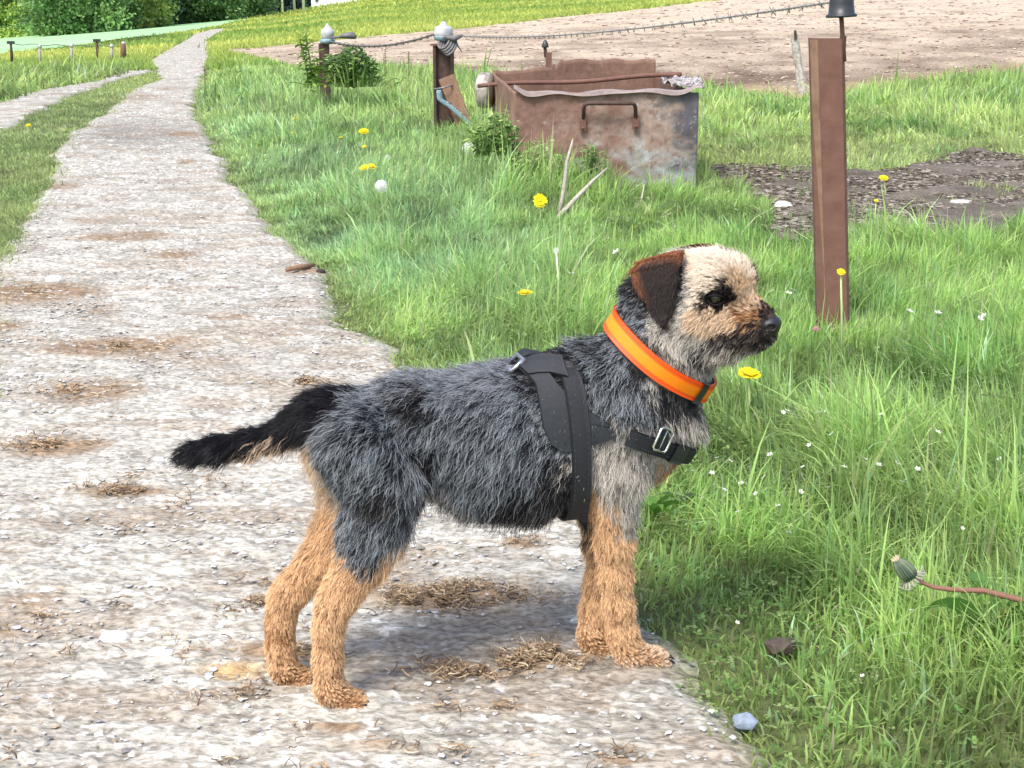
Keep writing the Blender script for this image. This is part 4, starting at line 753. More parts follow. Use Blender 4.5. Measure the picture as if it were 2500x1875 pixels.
# ---- the wood at the top left
def tree(name, base, H_, R_, cols, label, nleaf, lsize, seed, conifer=False):
    r_ = np.random.default_rng(seed); b = np.array(base, float); th_ = thing(name, label, 'tree', tuple(b), 0, 'trees at the edge of the far wood')
    mb = MB(); top = b + [r_.normal(0, .3), r_.normal(0, .3), H_ * .85]; mb.tube([b - [0, 0, .3], b * .6 + top * .4, top], [R_ * .07, R_ * .045, .03], 8, (.16, .12, .09))
    for q in range(14):
        t_ = .1 + .75 * q / 14; p = b + (top - b) * t_; a = r_.uniform(0, 6.28); l = R_ * (.9 if not conifer else (1 - t_)) * r_.uniform(.6, 1); mb.tube([p, p + np.array([math.cos(a) * l * .5, math.sin(a) * l * .5, l * .25]), p + np.array([math.cos(a) * l, math.sin(a) * l, l * (.4 if not conifer else -.1)])], [.07, .045, .02], 6, (.17, .13, .10))
    mb.build('trunk', stem_m, th_, True)
    nc = 150; cz = r_.uniform(0, 1, nc) ** 1.5; prof = (np.sqrt(np.clip(1 - ((cz - .38) / .64) ** 2, .05, 1)) if not conifer else (1.02 - cz)); a = r_.uniform(0, 6.28, nc); rad = R_ * prof * r_.uniform(.35, 1, nc)
    C_ = np.stack([b[0] + rad * np.cos(a), b[1] + rad * np.sin(a), b[2] + .15 + cz * H_ * .95], -1); cc = np.array(cols)[r_.integers(0, len(cols), nc)] * r_.uniform(.6, 1.35, (nc, 1))
    k = r_.integers(0, nc, nleaf); P = C_[k] + r_.normal(0, 1, (nleaf, 3)) * np.array([.42, .42, .26]) * (R_ / 2.6); P[:, 2] = np.maximum(P[:, 2], b[2] + .02)
    d = r_.normal(0, 1, (nleaf, 3)) + [0, -.3, .5]; d /= np.linalg.norm(d, axis=1)[:, None]; t1 = np.cross(d, r_.normal(0, 1, (nleaf, 3))); t1 /= np.linalg.norm(t1, axis=1)[:, None]; t2 = np.cross(d, t1); s_ = (lsize * r_.uniform(.5, 1.2, nleaf))[:, None]
    V = np.stack([P - t1 * s_, P + t2 * s_ * .55, P + t1 * s_, P - t2 * s_ * .55], 1) - b; F = (np.arange(nleaf) * 4)[:, None] + np.arange(4); col = np.repeat(cc[k] * r_.uniform(.7, 1.3, (nleaf, 1)), 4, 0)
    np_mesh('crown', V.reshape(-1, 3), F, leaf_m, False, th_, col)
yg = [(.44, .56, .14), (.30, .44, .11), (.52, .60, .18)]; mg = [(.22, .38, .12), (.28, .44, .15), (.14, .27, .09)]; tg = [(.14, .29, .17), (.10, .21, .13), (.22, .38, .20)]; dg = [(.06, .11, .08), (.09, .16, .09), (.12, .20, .09)]
TRS = [(-190, 100, 10, 3.2, mg, 'green tree just outside the left edge of the picture'), (-70, 96, 9, 3, tg, 'teal green tree cut by the left edge of the picture'), (30, 92, 8, 2.6, yg, 'bright yellow green tree, leftmost whole one in the far wood'), (110, 86, 10, 2.8, tg, 'teal green tree between the leftmost bright one and the mid green one'), (190, 84, 9, 2.6, mg, 'mid green tree above the tall dark fence post'),
       (262, 76, 10, 2.8, tg, 'bluish green tree above the brown fence post'), (318, 70, 11, 2.4, dg, 'darkest tree, in the gap of shade of the far wood'), (335, 72, 2.2, 1.3, yg, 'low bright yellow green bush at the foot of the darkest tree'), (395, 62, 9, 2.3, yg, 'light green tree right of the low bright bush'), (450, 58, 10, 2.4, yg, 'pale leafy tree in the middle of the right half of the wood'),
       (510, 54, 9, 2.3, mg, 'green tree second from the right in the near row of the wood'), (575, 46, 9, 2.3, mg, 'rightmost green leafy tree of the wood above the track end')]
for i, (a, b, H_, R_, cols, lab) in enumerate(TRS):
    g = G(a, b); tree('bush' if H_ < 3 else 'tree', g + np.array([0, 1.5 * (i % 2), 0]), H_, R_, cols, lab, 24000 if H_ > 3 else 8000, .115, 100 + i)
dk_ = [(.03, .07, .065), (.045, .09, .075), (.02, .05, .045)]
for i, (a, lab) in enumerate([(640, 'dark teal conifer, left one of the three beyond the white poles'), (685, 'dark teal conifer directly behind the white poles'), (722, 'dark teal conifer, right one of the three beyond the white poles')]):
    g = W(a, 40, 114.); g[2] = float(hz(g[0], 114.)); tree('conifer', g, 9, 2.0, dk_, lab, 7000, .2, 200 + i, True)
pole_m = M('white_pole', [(.3, (.62, .62, .62)), (.7, (.75, .75, .75))], 5, .5, 0)
for (a, lab) in ((690, 'white pole, left one of three before the dark conifers'), (719, 'white pole, middle one of three before the dark conifers'), (742, 'white pole, right one of three before the dark conifers')):
    g = G(a, 33); mb = MB(); mb.tube([g - [0, 0, .2], g + [0, 0, 2.5], g + [0, 0, 5.]], [.08, .07, .06], 8); tag(mb.build('pole', pole_m, None, True), lab, 'pole', 'white poles')
mb = MB(); g0 = W(758, 14, 112.); g1 = W(893, 8, 112.); z0 = float(hz(g0[0], 112.)); c = (g0 + g1) / 2; ww = g1[0] - g0[0]
sh = thing('shed', 'long white shed on the crest right of the white poles, cut by the top edge', 'shed', (c[0], 116., z0 - 1)); mb.box((c[0], 116, z0 + .9), (ww, 7, 3.2)); mb.build('wall', M('white_wall', [(.3, (.74, .75, .76)), (.7, (.82, .82, .82))], 1, .7, 0), sh)
mb = MB(); mb.add([(c[0] - ww / 2 - .2, 112.2, z0 + 2.49), (c[0] + ww / 2 + .2, 112.2, z0 + 2.49), (c[0] + ww / 2 + .2, 116, z0 + 3.6), (c[0] - ww / 2 - .2, 116, z0 + 3.6), (c[0] + ww / 2 + .2, 119.8, z0 + 2.49), (c[0] - ww / 2 - .2, 119.8, z0 + 2.49)], [(0, 1, 2, 3), (3, 2, 4, 5), (0, 3, 5), (1, 4, 2)]); mb.build('roof', steel, sh)
# ================================================================== THE DOG
YAW = math.radians(14.9); ex = np.array([math.cos(YAW), math.sin(YAW), 0]); ey = np.array([-math.sin(YAW), math.cos(YAW), 0]); MIDN = 1.505
B0 = ex * ((.155 - .203 + .101 - .267) / 4 * math.cos(YAW) + 1.54 * math.sin(YAW)) + ey * MIDN          # base of the dog on the ground
B0 = np.array([B0[0], B0[1], 0.])
def D2W(p): p = np.asarray(p, float); return B0 + p[..., 0:1] * ex + p[..., 1:2] * ey + p[..., 2:3] * np.array([0, 0, 1.])
def W2D(p): q = np.asarray(p, float) - B0; return np.stack([q @ ex, q @ ey, q[..., 2]], -1)
def Q(u, v, l=0.0):                                        # picture point on the upright plane l metres nearer than the dog's middle
    a, s = raydir(u, v); d = np.array([float(a), 1.0, float(s)]); o = np.array([0, 0, CAMH]); t = ((B0 - l * ey - o) @ ey) / (d @ ey)
    return W2D(o + d * t)
dog = thing('dog', 'wire haired grey and tan terrier standing on the track with orange collar and black harness', 'dog', tuple(B0), YAW)
MM = .475e-3                                               # metres per picture pixel at the dog
# head frame
HY = math.radians(-46.9); hf = np.array([math.cos(HY), math.sin(HY), 0]); hr = np.array([math.sin(HY), -math.cos(HY), 0]); H0 = Q(1712, 692, .030)
hu = np.array([0, 0, 1.])
def Hd(a, b, c): return H0 + hf * a * .001 + hr * b * .001 + hu * c * .001          # forward, near side, up in mm

prims = []       # (a, b, ra, rb, sy, k)
def cap(a, b, ra, rb, sy=1.0, k=.022): prims.append((np.array(a), np.array(b), ra, rb, sy, k))
def px(r): return r * MM
# torso
cap(Q(862, 1062), Q(1010, 1042), px(98), px(112), .74, .03); cap(Q(1010, 1042), Q(1200, 1066), px(112), px(160), .70, .03); cap(Q(1200, 1066), Q(1370, 1058), px(160), px(188), .66, .03)
cap(Q(1370, 1058), Q(1530, 1020), px(188), px(150), .66, .03); cap(Q(1400, 990), Q(1500, 940), px(120), px(120), .66, .03)
cap(Q(1530, 1020), Q(1610, 1035), px(140), px(100), .8, .03)
# neck
cap(Q(1562, 725, .0), Q(1548, 800, .002), px(42), px(48), .8, .03)
cap(Q(1512, 970), Q(1618, 870, .014), px(128), px(84), .82, .03); cap(Q(1618, 870, .014), Q(1668, 750, .026), px(84), px(80), .9, .03); cap(Q(1570, 1000), Q(1665, 910, .014), px(112), px(66), .82, .03)
# tail
tp = [(850, 1012, 54), (800, 1008, 44), (762, 1012, 36), (722, 1034, 26), (680, 1060, 19), (610, 1080, 19), (530, 1094, 18), (470, 1104, 12), (434, 1110, 4)]
for (u1, v1, r1), (u2, v2, r2) in zip(tp[:-1], tp[1:]): cap(Q(u1, v1), Q(u2, v2), px(r1), px(r2), 1, .012)
# near hind leg
N, Fh = .036, -.036
hn = [(875, 1085, 88, .030), (945, 1185, 74, .036), (915, 1290, 62, .038), (880, 1375, 46, .038), (838, 1440, 33, .038), (812, 1482, 27, .038), (801, 1540, 23, .038), (800, 1610, 23, .038), (804, 1675, 27, .038)]
for a, b in zip(hn[:-1], hn[1:]): cap(Q(a[0], a[1], a[3]), Q(b[0], b[1], b[3]), px(a[2]), px(b[2]), .85 if a[1] < 1300 else 1, .018)
cap(Q(806, 1688, .038), Q(845, 1706, .038), px(26), px(24), 1.15, .015)
hfp = [(850, 1085, 85, -.028), (870, 1200, 66, -.034), (835, 1300, 52, -.036), (780, 1370, 40, -.036), (722, 1430, 29, -.036), (694, 1462, 26, -.036), (684, 1520, 22, -.036), (684, 1580, 22, -.036), (690, 1625, 25, -.036)]
for a, b in zip(hfp[:-1], hfp[1:]): cap(Q(a[0], a[1], a[3]), Q(b[0], b[1], b[3]), px(a[2]), px(b[2]), .85 if a[1] < 1300 else 1, .018)
cap(Q(694, 1636, -.036), Q(728, 1652, -.036), px(24), px(22), 1.15, .015)
# fore legs
fn = [(1495, 1020, 95, .022), (1490, 1140, 74, .030), (1494, 1240, 44, .031), (1500, 1320, 32, .030), (1504, 1400, 27, .028), (1510, 1480, 26, .027), (1520, 1550, 27, .026), (1532, 1590, 29, .025)]
for a, b in zip(fn[:-1], fn[1:]): cap(Q(a[0], a[1], a[3]), Q(b[0], b[1], b[3]), px(a[2]), px(b[2]), .8 if a[1] < 1200 else 1, .018)
cap(Q(1540, 1597, .025), Q(1588, 1604, .025), px(28), px(22), 1.2, .015)
ff = [(1500, 1020, 90, -.022), (1470, 1140, 68, -.028), (1464, 1240, 40, -.026), (1470, 1330, 30, -.024), (1466, 1420, 26, -.022), (1453, 1490, 26, -.021), (1442, 1540, 26, -.020)]
for a, b in zip(ff[:-1], ff[1:]): cap(Q(a[0], a[1], a[3]), Q(b[0], b[1], b[3]), px(a[2]), px(b[2]), .8 if a[1] < 1200 else 1, .018)
cap(Q(1443, 1566, -.020), Q(1464, 1576, -.020), px(27), px(22), 1.15, .015)
# toes
for (u_, v_, l_, r_) in ((872, 1712, .038, 15), (1612, 1606, .025, 14), (750, 1658, -.036, 14), (1478, 1582, -.020, 14)):
    for q in (-1.5, -.5, .5, 1.5):
        c = Q(u_, v_, l_) + np.array([-.003 * (abs(q) > 1), q * .0095, 0]); cap(c - [.012, 0, -.002], c + [.002, 0, 0], px(r_), px(r_ - 1), 1, .003)
# head
cap(Hd(-22, 0, -2), Hd(18, 0, 2), .034, .0345, .98, .012); cap(Hd(30, -13, 4), Hd(30, 13, 4), .024, .024, 1, .012); cap(Hd(8, -20, -26), Hd(8, 20, -26), .024, .024, 1, .014)
cap(Hd(36, 0, -30), Hd(78, 0, -43), .027, .0165, 1, .012); cap(Hd(48, 0, -16), Hd(84, 0, -34), .0135, .0105, 1, .008); cap(Hd(60, -9, -46), Hd(60, 9, -46), .015, .015, 1, .008)
cap(Hd(22, 0, -54), Hd(70, 0, -56), .021, .0125, 1, .012); cap(Hd(-30, 0, -30), Hd(4, 0, -52), .030, .028, 1, .02); cap(Hd(4, 0, -62), Hd(34, 0, -62), .022, .020, 1, .015)
HV = .0034
allp = np.array([q for p in prims for q in (p[0] - max(p[2], p[3]), p[0] + max(p[2], p[3]), p[1] - max(p[2], p[3]), p[1] + max(p[2], p[3]))])
g0 = allp.min(0) - .02; g0[2] = -.012; g1 = allp.max(0) + .02; dim = np.ceil((g1 - g0) / HV).astype(int) + 1
ax_ = [g0[i] + HV * np.arange(dim[i]) for i in range(3)]
D = np.full(dim, .05, np.float32)
for a, b, ra, rb, sy, k in prims:
    r = max(ra, rb) + .045; lo = np.minimum(a, b) - r; hi = np.maximum(a, b) + r; i0 = np.clip(((lo - g0) / HV).astype(int), 0, dim - 1); i1 = np.clip(((hi - g0) / HV).astype(int) + 2, 1, dim)
    gx = ax_[0][i0[0]:i1[0]][:, None, None]; gy = ax_[1][i0[1]:i1[1]][None, :, None]; gz_ = ax_[2][i0[2]:i1[2]][None, None, :]
    s2 = np.array([1, 1 / sy, 1]); A = a * s2; Bv = (b - a) * s2; px_, py_, pz_ = gx - A[0], gy / sy - A[1], gz_ - A[2]
    t_ = np.clip((px_ * Bv[0] + py_ * Bv[1] + pz_ * Bv[2]) / (Bv @ Bv + 1e-12), 0, 1)
    d = np.sqrt((px_ - t_ * Bv[0]) ** 2 + (py_ - t_ * Bv[1]) ** 2 + (pz_ - t_ * Bv[2]) ** 2) - (ra + (rb - ra) * t_)
    sl = (slice(i0[0], i1[0]), slice(i0[1], i1[1]), slice(i0[2], i1[2])); o = D[sl]; h = np.clip(.5 + .5 * (o - d) / k, 0, 1); D[sl] = o * (1 - h) + d * h - k * h * (1 - h)
D = np.maximum(D, (.0015 - ax_[2])[None, None, :].astype(np.float32))
def surface_nets(D, g0, hv):
    S = D < 0; nx_, ny_, nz_ = D.shape; cnt = np.zeros((nx_ - 1, ny_ - 1, nz_ - 1)); pos = np.zeros(cnt.shape + (3,))
    for axis in range(3):
        for o1 in (0, 1):
            for o2 in (0, 1):
                a = [slice(0, -1)] * 3; b = [slice(0, -1)] * 3; oth = [i for i in range(3) if i != axis]
                for i_, o_ in zip(oth, (o1, o2)):
                    a[i_] = slice(o_, D.shape[i_] - 1 + o_); b[i_] = a[i_]
                b[axis] = slice(1, None); da, db = D[tuple(a)], D[tuple(b)]; m = (da < 0) != (db < 0); t_ = np.where(m, da / np.where(m, da - db, 1), 0)
                off = [0, 0, 0]
                for i_, o_ in zip(oth, (o1, o2)): pos[..., i_] += m * o_
                pos[..., axis] += t_ * m; cnt += m
    act = cnt > 0; idx = -np.ones(cnt.shape, int); idx[act] = np.arange(act.sum()); ijk = np.argwhere(act); V = (ijk + pos[act] / cnt[act][:, None]) * hv + g0
    Fq = []
    for axis in range(3):
        oth = [(axis + 1) % 3, (axis + 2) % 3]; a = [slice(None)] * 3; b = [slice(None)] * 3; a[axis] = slice(0, -1); b[axis] = slice(1, None)
        for o_ in oth: a[o_] = slice(1, -1); b[o_] = slice(1, -1)
        sa, sb = S[tuple(a)], S[tuple(b)]
        for flip, m in ((False, sa & ~sb), (True, ~sa & sb)):
            e = np.argwhere(m)
            if not len(e): continue
            for o_ in oth: e[:, o_] += 1
            q = []
            for (d1, d2) in ((1, 1), (0, 1), (0, 0), (1, 0)):
                c = e.copy(); c[:, oth[0]] -= d1; c[:, oth[1]] -= d2; q.append(idx[c[:, 0], c[:, 1], c[:, 2]])
            q = np.stack(q, 1); Fq.append(q[:, ::-1] if flip else q)
    return V, np.concatenate(Fq)
BV, BF = surface_nets(D, g0, HV)
def samp(P, fld=None):                                       # trilinear look-up in the distance grid
    fld = D if fld is None else fld; q = (P - g0) / HV; i = np.clip(np.floor(q).astype(int), 0, np.array(D.shape) - 2); f = np.clip(q - i, 0, 1); r = 0
    for a in (0, 1):
        for b in (0, 1):
            for c in (0, 1):
                r = r + fld[i[:, 0] + a, i[:, 1] + b, i[:, 2] + c] * (f[:, 0] if a else 1 - f[:, 0]) * (f[:, 1] if b else 1 - f[:, 1]) * (f[:, 2] if c else 1 - f[:, 2])
    return r
def grad(P, e=.004):
    g = np.stack([samp(P + np.eye(3)[i] * e) - samp(P - np.eye(3)[i] * e) for i in range(3)], -1); return g / (np.linalg.norm(g, axis=1)[:, None] + 1e-9)
print('dog verts', len(BV), 'grid', dim)

def march(o, d, off, tmax=.3, inward=False):
    """first point along each ray (o + t d), coming from outside, where the distance field equals off"""
    o = np.atleast_2d(o); d = np.atleast_2d(d); t_ = np.zeros(len(o))
    for _ in range(60): t_ = np.minimum(t_ + np.clip(samp(o + d * t_[:, None]) - off, -.004, .02) * .8, tmax)
    return o + d * t_[:, None]
def on_surface(u_, v_, offs):
    P = Q(u_, v_, .13); o = W2D(np.array([0, 0, CAMH])); d = P - o; d /= np.linalg.norm(d); O = march(P, d, offs)[0]; return O, grad(O[None])[0]
def on_surface0(u_, v_): return on_surface(u_, v_, 0)[0]
# ---- coat map: control points with a palette
PAL = {'saddle': ((.011, .012, .016), (.34, .37, .40), .37), 'back': ((.018, .019, .023), (.34, .36, .39), .50), 'black': ((.007, .0065, .009), (.045, .045, .052), .25), 'tan': ((.24, .105, .042), (.84, .54, .30), .58), 'rust': ((.30, .13, .055), (.62, .36, .18), .45),
       'pale': ((.17, .125, .10), (.88, .74, .60), .72), 'blond': ((.24, .145, .09), (.84, .62, .43), .66), 'mix': ((.06, .052, .048), (.60, .55, .48), .55), 'muzzle': ((.014, .011, .011), (.17, .13, .11), .32), 'ear': ((.016, .011, .010), (.05, .035, .03), .3), 'eartan': ((.13, .05, .022), (.28, .12, .055), .5), 'sooty': ((.010, .010, .012), (.20, .19, .19), .22), 'belly': ((.05, .045, .045), (.50, .44, .38), .45)}
names = list(PAL); CT = []
def cc_(kind, *pts):
    for p in pts:
        if len(p) == 2:
            for l in (.05, -.05): CT.append((Q(p[0], p[1], l), kind))
        else: CT.append((Q(*p), kind))
def ch_(kind, *pts):
    for p in pts: CT.append((Hd(*p), kind))
cc_('back', (900, 960), (1000, 930), (1100, 920), (1200, 920)); cc_('saddle', (900, 1050), (1000, 1040), (1100, 1040), (1200, 1040), (1300, 1050), (1400, 1050), (1000, 1130), (1120, 1130), (1250, 1150), (850, 1150), (950, 1150), (870, 1250), (950, 1230), (1150, 1200), (1450, 960), (1500, 930), (1540, 980), (830, 1100))
cc_('sooty', (1365, 1235), (1385, 1200), (1345, 1190), (1390, 1260), (1020, 1120), (1010, 1000), (940, 1200), (1300, 1220), (1240, 1250), (1400, 880), (1350, 900), (1620, 960), (1660, 970), (1560, 880)); cc_('saddle', (930, 1310), (880, 1340), (855, 1300)); cc_('belly', (1080, 1230), (1150, 1265), (1250, 1285), (1350, 1290))
cc_('black', (800, 1000, 0), (745, 1000, 0), (690, 1025, 0), (610, 1050, 0), (530, 1075, 0), (450, 1095, 0)); cc_('blond', (705, 1108, -.0), (645, 1124, 0), (780, 1066, 0), (770, 1130, -.02), (770, 1180, -.02))
cc_('tan', (960, 1360), (900, 1420), (850, 1460), (800, 1480), (800, 1560), (800, 1640), (840, 1700), (830, 1385), (930, 1400)); CT += [(Q(u_, v_, -.036), 'tan') for u_, v_ in ((800, 1290), (760, 1350), (720, 1430), (690, 1500), (685, 1580), (700, 1640), (730, 1650), (770, 1240))]; CT += [(Q(668, 1520, -.036), 'rust')]
cc_('mix', (1480, 1140), (1540, 1120), (1580, 1180), (1600, 1080), (1540, 1220), (1650, 1060), (1440, 1120), (1500, 1060)); cc_('tan', (1480, 1290), (1500, 1340), (1510, 1420), (1520, 1500), (1540, 1570), (1590, 1600), (1460, 1400), (1450, 1500), (1445, 1560), (1455, 1250)); cc_('mix', (1550, 1260)); cc_('blond', (1600, 1602, .025), (1560, 1600, .025)); cc_('rust', (1620, 1130, .0), (1610, 1160, .01))
cc_('saddle', (1500, 790, .02), (1530, 850, .04), (1480, 860, .02)); cc_('mix', (1620, 920, .06), (1700, 900, .04), (1650, 880, .06))
ch_('pale', (0, 0, 40), (20, 12, 36), (20, -12, 36), (36, 8, 26), (36, -8, 26), (10, 30, 22), (10, -30, 22), (24, 30, 8), (46, 0, 14), (-4, 18, 36), (-4, -18, 36), (14, 34, 2), (30, 24, 20)); ch_('mix', (-22, 0, 38), (-20, 25, 30), (-16, 34, 6), (-16, 36, -10), (-14, 34, -22), (4, 38, -50), (-20, 30, -50), (20, 28, -58), (-4, 32, -62), (-20, 33, -38), (40, 18, -66))
ch_('mix', (4, 35, 12), (2, 36, -2), (2, 36, -14), (0, 36, -26)); ch_('sooty', (-4, 35, 6), (-4, 36, -8), (34, -12, 40), (22, -22, 38), (-12, 32, 18), (-40, 20, -20), (-45, 20, -40), (10, 20, -70), (-20, 10, -70)); ch_('blond', (52, 0, -4), (22, 34, -20), (10, 36, -26), (34, 30, -28), (46, 10, -8), (40, 26, -30), (62, 10, -20), (24, 32, -36), (50, 22, -34), (22, -34, -20), (50, -10, -10)); ch_('rust', (66, 12, -28), (60, 18, -32), (66, -12, -28))
ch_('muzzle', (46, 28, -52), (70, 17, -38), (76, 6, -30), (34, 26, -60), (84, 8, -38), (84, -8, -38), (78, 14, -48), (66, 20, -48), (56, 24, -54), (44, 26, -56), (80, 0, -60), (70, 12, -66), (88, 0, -48), (78, 0, -28), (60, 18, -60), (78, -14, -48), (60, -20, -50), (56, 12, -74)); CT += [(on_surface0(a, b), k) for a, b, k in ((1766, 702, 'muzzle'), (1762, 718, 'muzzle'), (1718, 744, 'muzzle'), (1756, 746, 'muzzle'), (1750, 726, 'muzzle'), (1728, 733, 'muzzle'), (1780, 726, 'muzzle'), (1758, 672, 'pale'), (1796, 690, 'blond'), (1735, 700, 'pale'), (1708, 730, 'pale'), (1800, 705, 'blond'), (1802, 730, 'blond'), (1745, 760, 'blond'), (1775, 756, 'blond'), (1720, 762, 'blond'))] + [(Hd(44, -22, 0), 'muzzle')]; ch_('mix', (66, 8, -72), (76, 0, -70), (46, 10, -76), (60, 0, -78), (32, 22, -74))
CP = np.array([c[0] for c in CT]); CK = np.array([names.index(c[1]) for c in CT])
def coat(P):
    hk = np.clip((np.linalg.norm(P - H0, axis=1) - .05) / .04, .35, 1)[:, None]; jit = hk * rng.normal(0, 1, P.shape) * .0055 + (np.stack([fbm(P[:, 0] * 60, P[:, 1] * 60, P[:, 2] * 60, s=s_) for s_ in (1, 2, 3)], -1) - .5) * .024 * hk
    R = P + jit; return CK[np.argmin(((R[:, None, :] - CP[None]) ** 2).sum(-1), 1)]
# ---- comb directions
FT = []
def fl_(u1, v1, u2, v2, l=None, L_=20, lift=.45):
    for s_ in ((.06, -.06) if l is None else (l,)):
        a, b = Q(u1, v1, s_), Q(u2, v2, s_); d = b - a; FT.append((a, d / np.linalg.norm(d), L_, lift))
def fh_(p, d, L_=12, lift=.5):
    FT.append((Hd(*p), (hf * d[0] + hr * d[1] + hu * d[2]) / math.sqrt(sum(x * x for x in d)), L_, lift))
for s_ in ((1320, 900, 1250, 900), (1200, 910, 1130, 920), (1060, 915, 990, 935), (920, 950, 870, 990)): fl_(*s_, 0, 18, .45)
fl_(1380, 980, 1320, 1040, None, 24); fl_(1280, 1000, 1230, 1050, None, 24); fl_(1160, 1000, 1110, 1060, None, 24); fl_(1060, 1000, 1020, 1050, None, 24); fl_(940, 1020, 870, 1060, None, 22)
fl_(1280, 1150, 1230, 1230, None, 26); fl_(1160, 1140, 1120, 1200, None, 26); fl_(1080, 1130, 1060, 1190, None, 24); fl_(940, 1120, 870, 1180, None, 24); fl_(1000, 1130, 960, 1190, None, 24); fl_(860, 1120, 840, 1190, None, 22)
fl_(950, 1220, 900, 1300, None, 24); fl_(880, 1250, 850, 1330, None, 24); fl_(920, 1330, 880, 1400, None, 22, .5); fl_(860, 1400, 825, 1460, None, 15, .4); fl_(1150, 1230, 1135, 1300, None, 34, .5); fl_(1280, 1260, 1265, 1330, None, 36, .5); fl_(1040, 1190, 1030, 1240, None, 20, .5)
for l in (.04, -.036):
    x = 0 if l > 0 else -112; y = 0 if l > 0 else -40
    fl_(880 + x, 1440 + y, 860 + x, 1520 + y, l, 12, .4); fl_(800 + x, 1500 + y, 798 + x, 1580 + y, l, 9, .35); fl_(800 + x, 1600 + y, 802 + x, 1660 + y, l, 8, .3); fl_(840 + x, 1695 + y, 885 + x, 1715 + y, l, 3.5, .15); fl_(865 + x, 1705 + y, 900 + x, 1725 + y, l, 2.5, .1)
for u1, l in ((1500, .035), (1462, -.03)):
    fl_(u1, 1130, u1 - 10, 1200, l, 26, .5); fl_(u1, 1260, u1, 1330, l, 18, .45); fl_(u1, 1380, u1, 1450, l, 13, .36); fl_(u1 + 10, 1490, u1 + 14, 1560, l, 10, .35)
fl_(1585, 1600, 1640, 1605, .025, 5, .2); fl_(1612, 1606, 1650, 1612, .025, 3, .15); fl_(1460, 1575, 1500, 1585, -.02, 4, .2)
fl_(1600, 1010, 1590, 1090, None, 24, .5); fl_(1660, 1040, 1670, 1120, 0, 22, .5); fl_(1520, 1050, 1500, 1130, None, 26, .45); fl_(1450, 1050, 1410, 1120, None, 24, .45); fl_(1600, 1140, 1590, 1220, 0, 24, .5)
fl_(1480, 880, 1410, 940, None, 22, .5); fl_(1400, 870, 1330, 895, 0, 24, .7); fl_(1520, 930, 1480, 1000, None, 24, .5); fl_(1600, 930, 1590, 1000, None, 22, .5); fl_(1680, 960, 1690, 1030, 0, 20, .5); fl_(1560, 830, 1500, 880, None, 22, .5); fl_(1500, 800, 1450, 860, 0, 24, .5); fl_(1640, 860, 1640, 930, None, 20, .5)
for i in range(len(tp) - 1):
    (u1, v1, _), (u2, v2, _) = tp[i], tp[i + 1]
    for s_ in (.02, -.02): fl_(u1, v1 - 20, u2, v2 - 10, s_, 20 - i, .42); fl_(u1, v1 + 25, u2 + 8, v2 + 56, s_, 27 - i, .6)
fh_((0, 0, 40), (-.7, 0, .5), 11); fh_((30, 0, 30), (-.3, 0, .9), 11); fh_((46, 0, 16), (.1, 0, .9), 10); fh_((30, 25, 16), (-.5, .6, .3), 10); fh_((5, 32, 15), (-.9, .2, -.2), 11); fh_((46, 12, 2), (.5, .4, .7), 10, .7); fh_((46, -12, 2), (.5, -.4, .7), 13, .8)
fh_((15, 34, -10), (-.7, .3, -.5), 11); fh_((52, 0, -6), (0, 0, 1), 8); fh_((66, 0, -22), (-.2, 0, .9), 5); fh_((66, 10, -26), (-.3, .5, .2), 6, .4); fh_((80, 8, -38), (-.3, .6, -.6), 6, .3); fh_((60, 22, -46), (-.6, .3, -.7), 8, .35); fh_((40, 28, -40), (-.7, .3, -.6), 13); fh_((20, 32, -40), (-.7, .2, -.7), 15)
fh_((70, 8, -66), (-.5, .2, -.8), 13, .4); fh_((50, 12, -72), (-.4, .2, -.9), 18, .5); fh_((25, 15, -72), (-.4, .2, -1), 18, .5); fh_((0, 30, -55), (-.6, .2, -.8), 18); fh_((-25, 32, -30), (-.7, .2, -.7), 18); fh_((-40, 10, 0), (-.8, 0, -.6), 17); fh_((-30, 0, 30), (-.9, 0, .2), 14); fh_((84, 0, -58), (-.1, 0, -1), 5, .3)
fh_((60, -22, -46), (-.5, -.4, -.8), 12, .5); fh_((20, -32, -30), (-.7, -.2, -.7), 13); fh_((5, -32, 15), (-.9, -.2, -.2), 11)
FP = np.array([f[0] for f in FT]); FD = np.array([f[1] for f in FT]); FL = np.array([[f[2] * .001, f[3]] for f in FT])
def comb(P):
    out = np.zeros((len(P), 5)); B_ = 20000
    for s_ in range(0, len(P), B_):
        d2 = ((P[s_:s_ + B_, None, :] - FP[None]) ** 2).sum(-1) + 2e-5; wt = d2 ** -2.2; wt /= wt.sum(1)[:, None]; out[s_:s_ + B_, :3] = wt @ FD; out[s_:s_ + B_, 3:] = wt @ FL
    return out[:, :3], out[:, 3], out[:, 4]

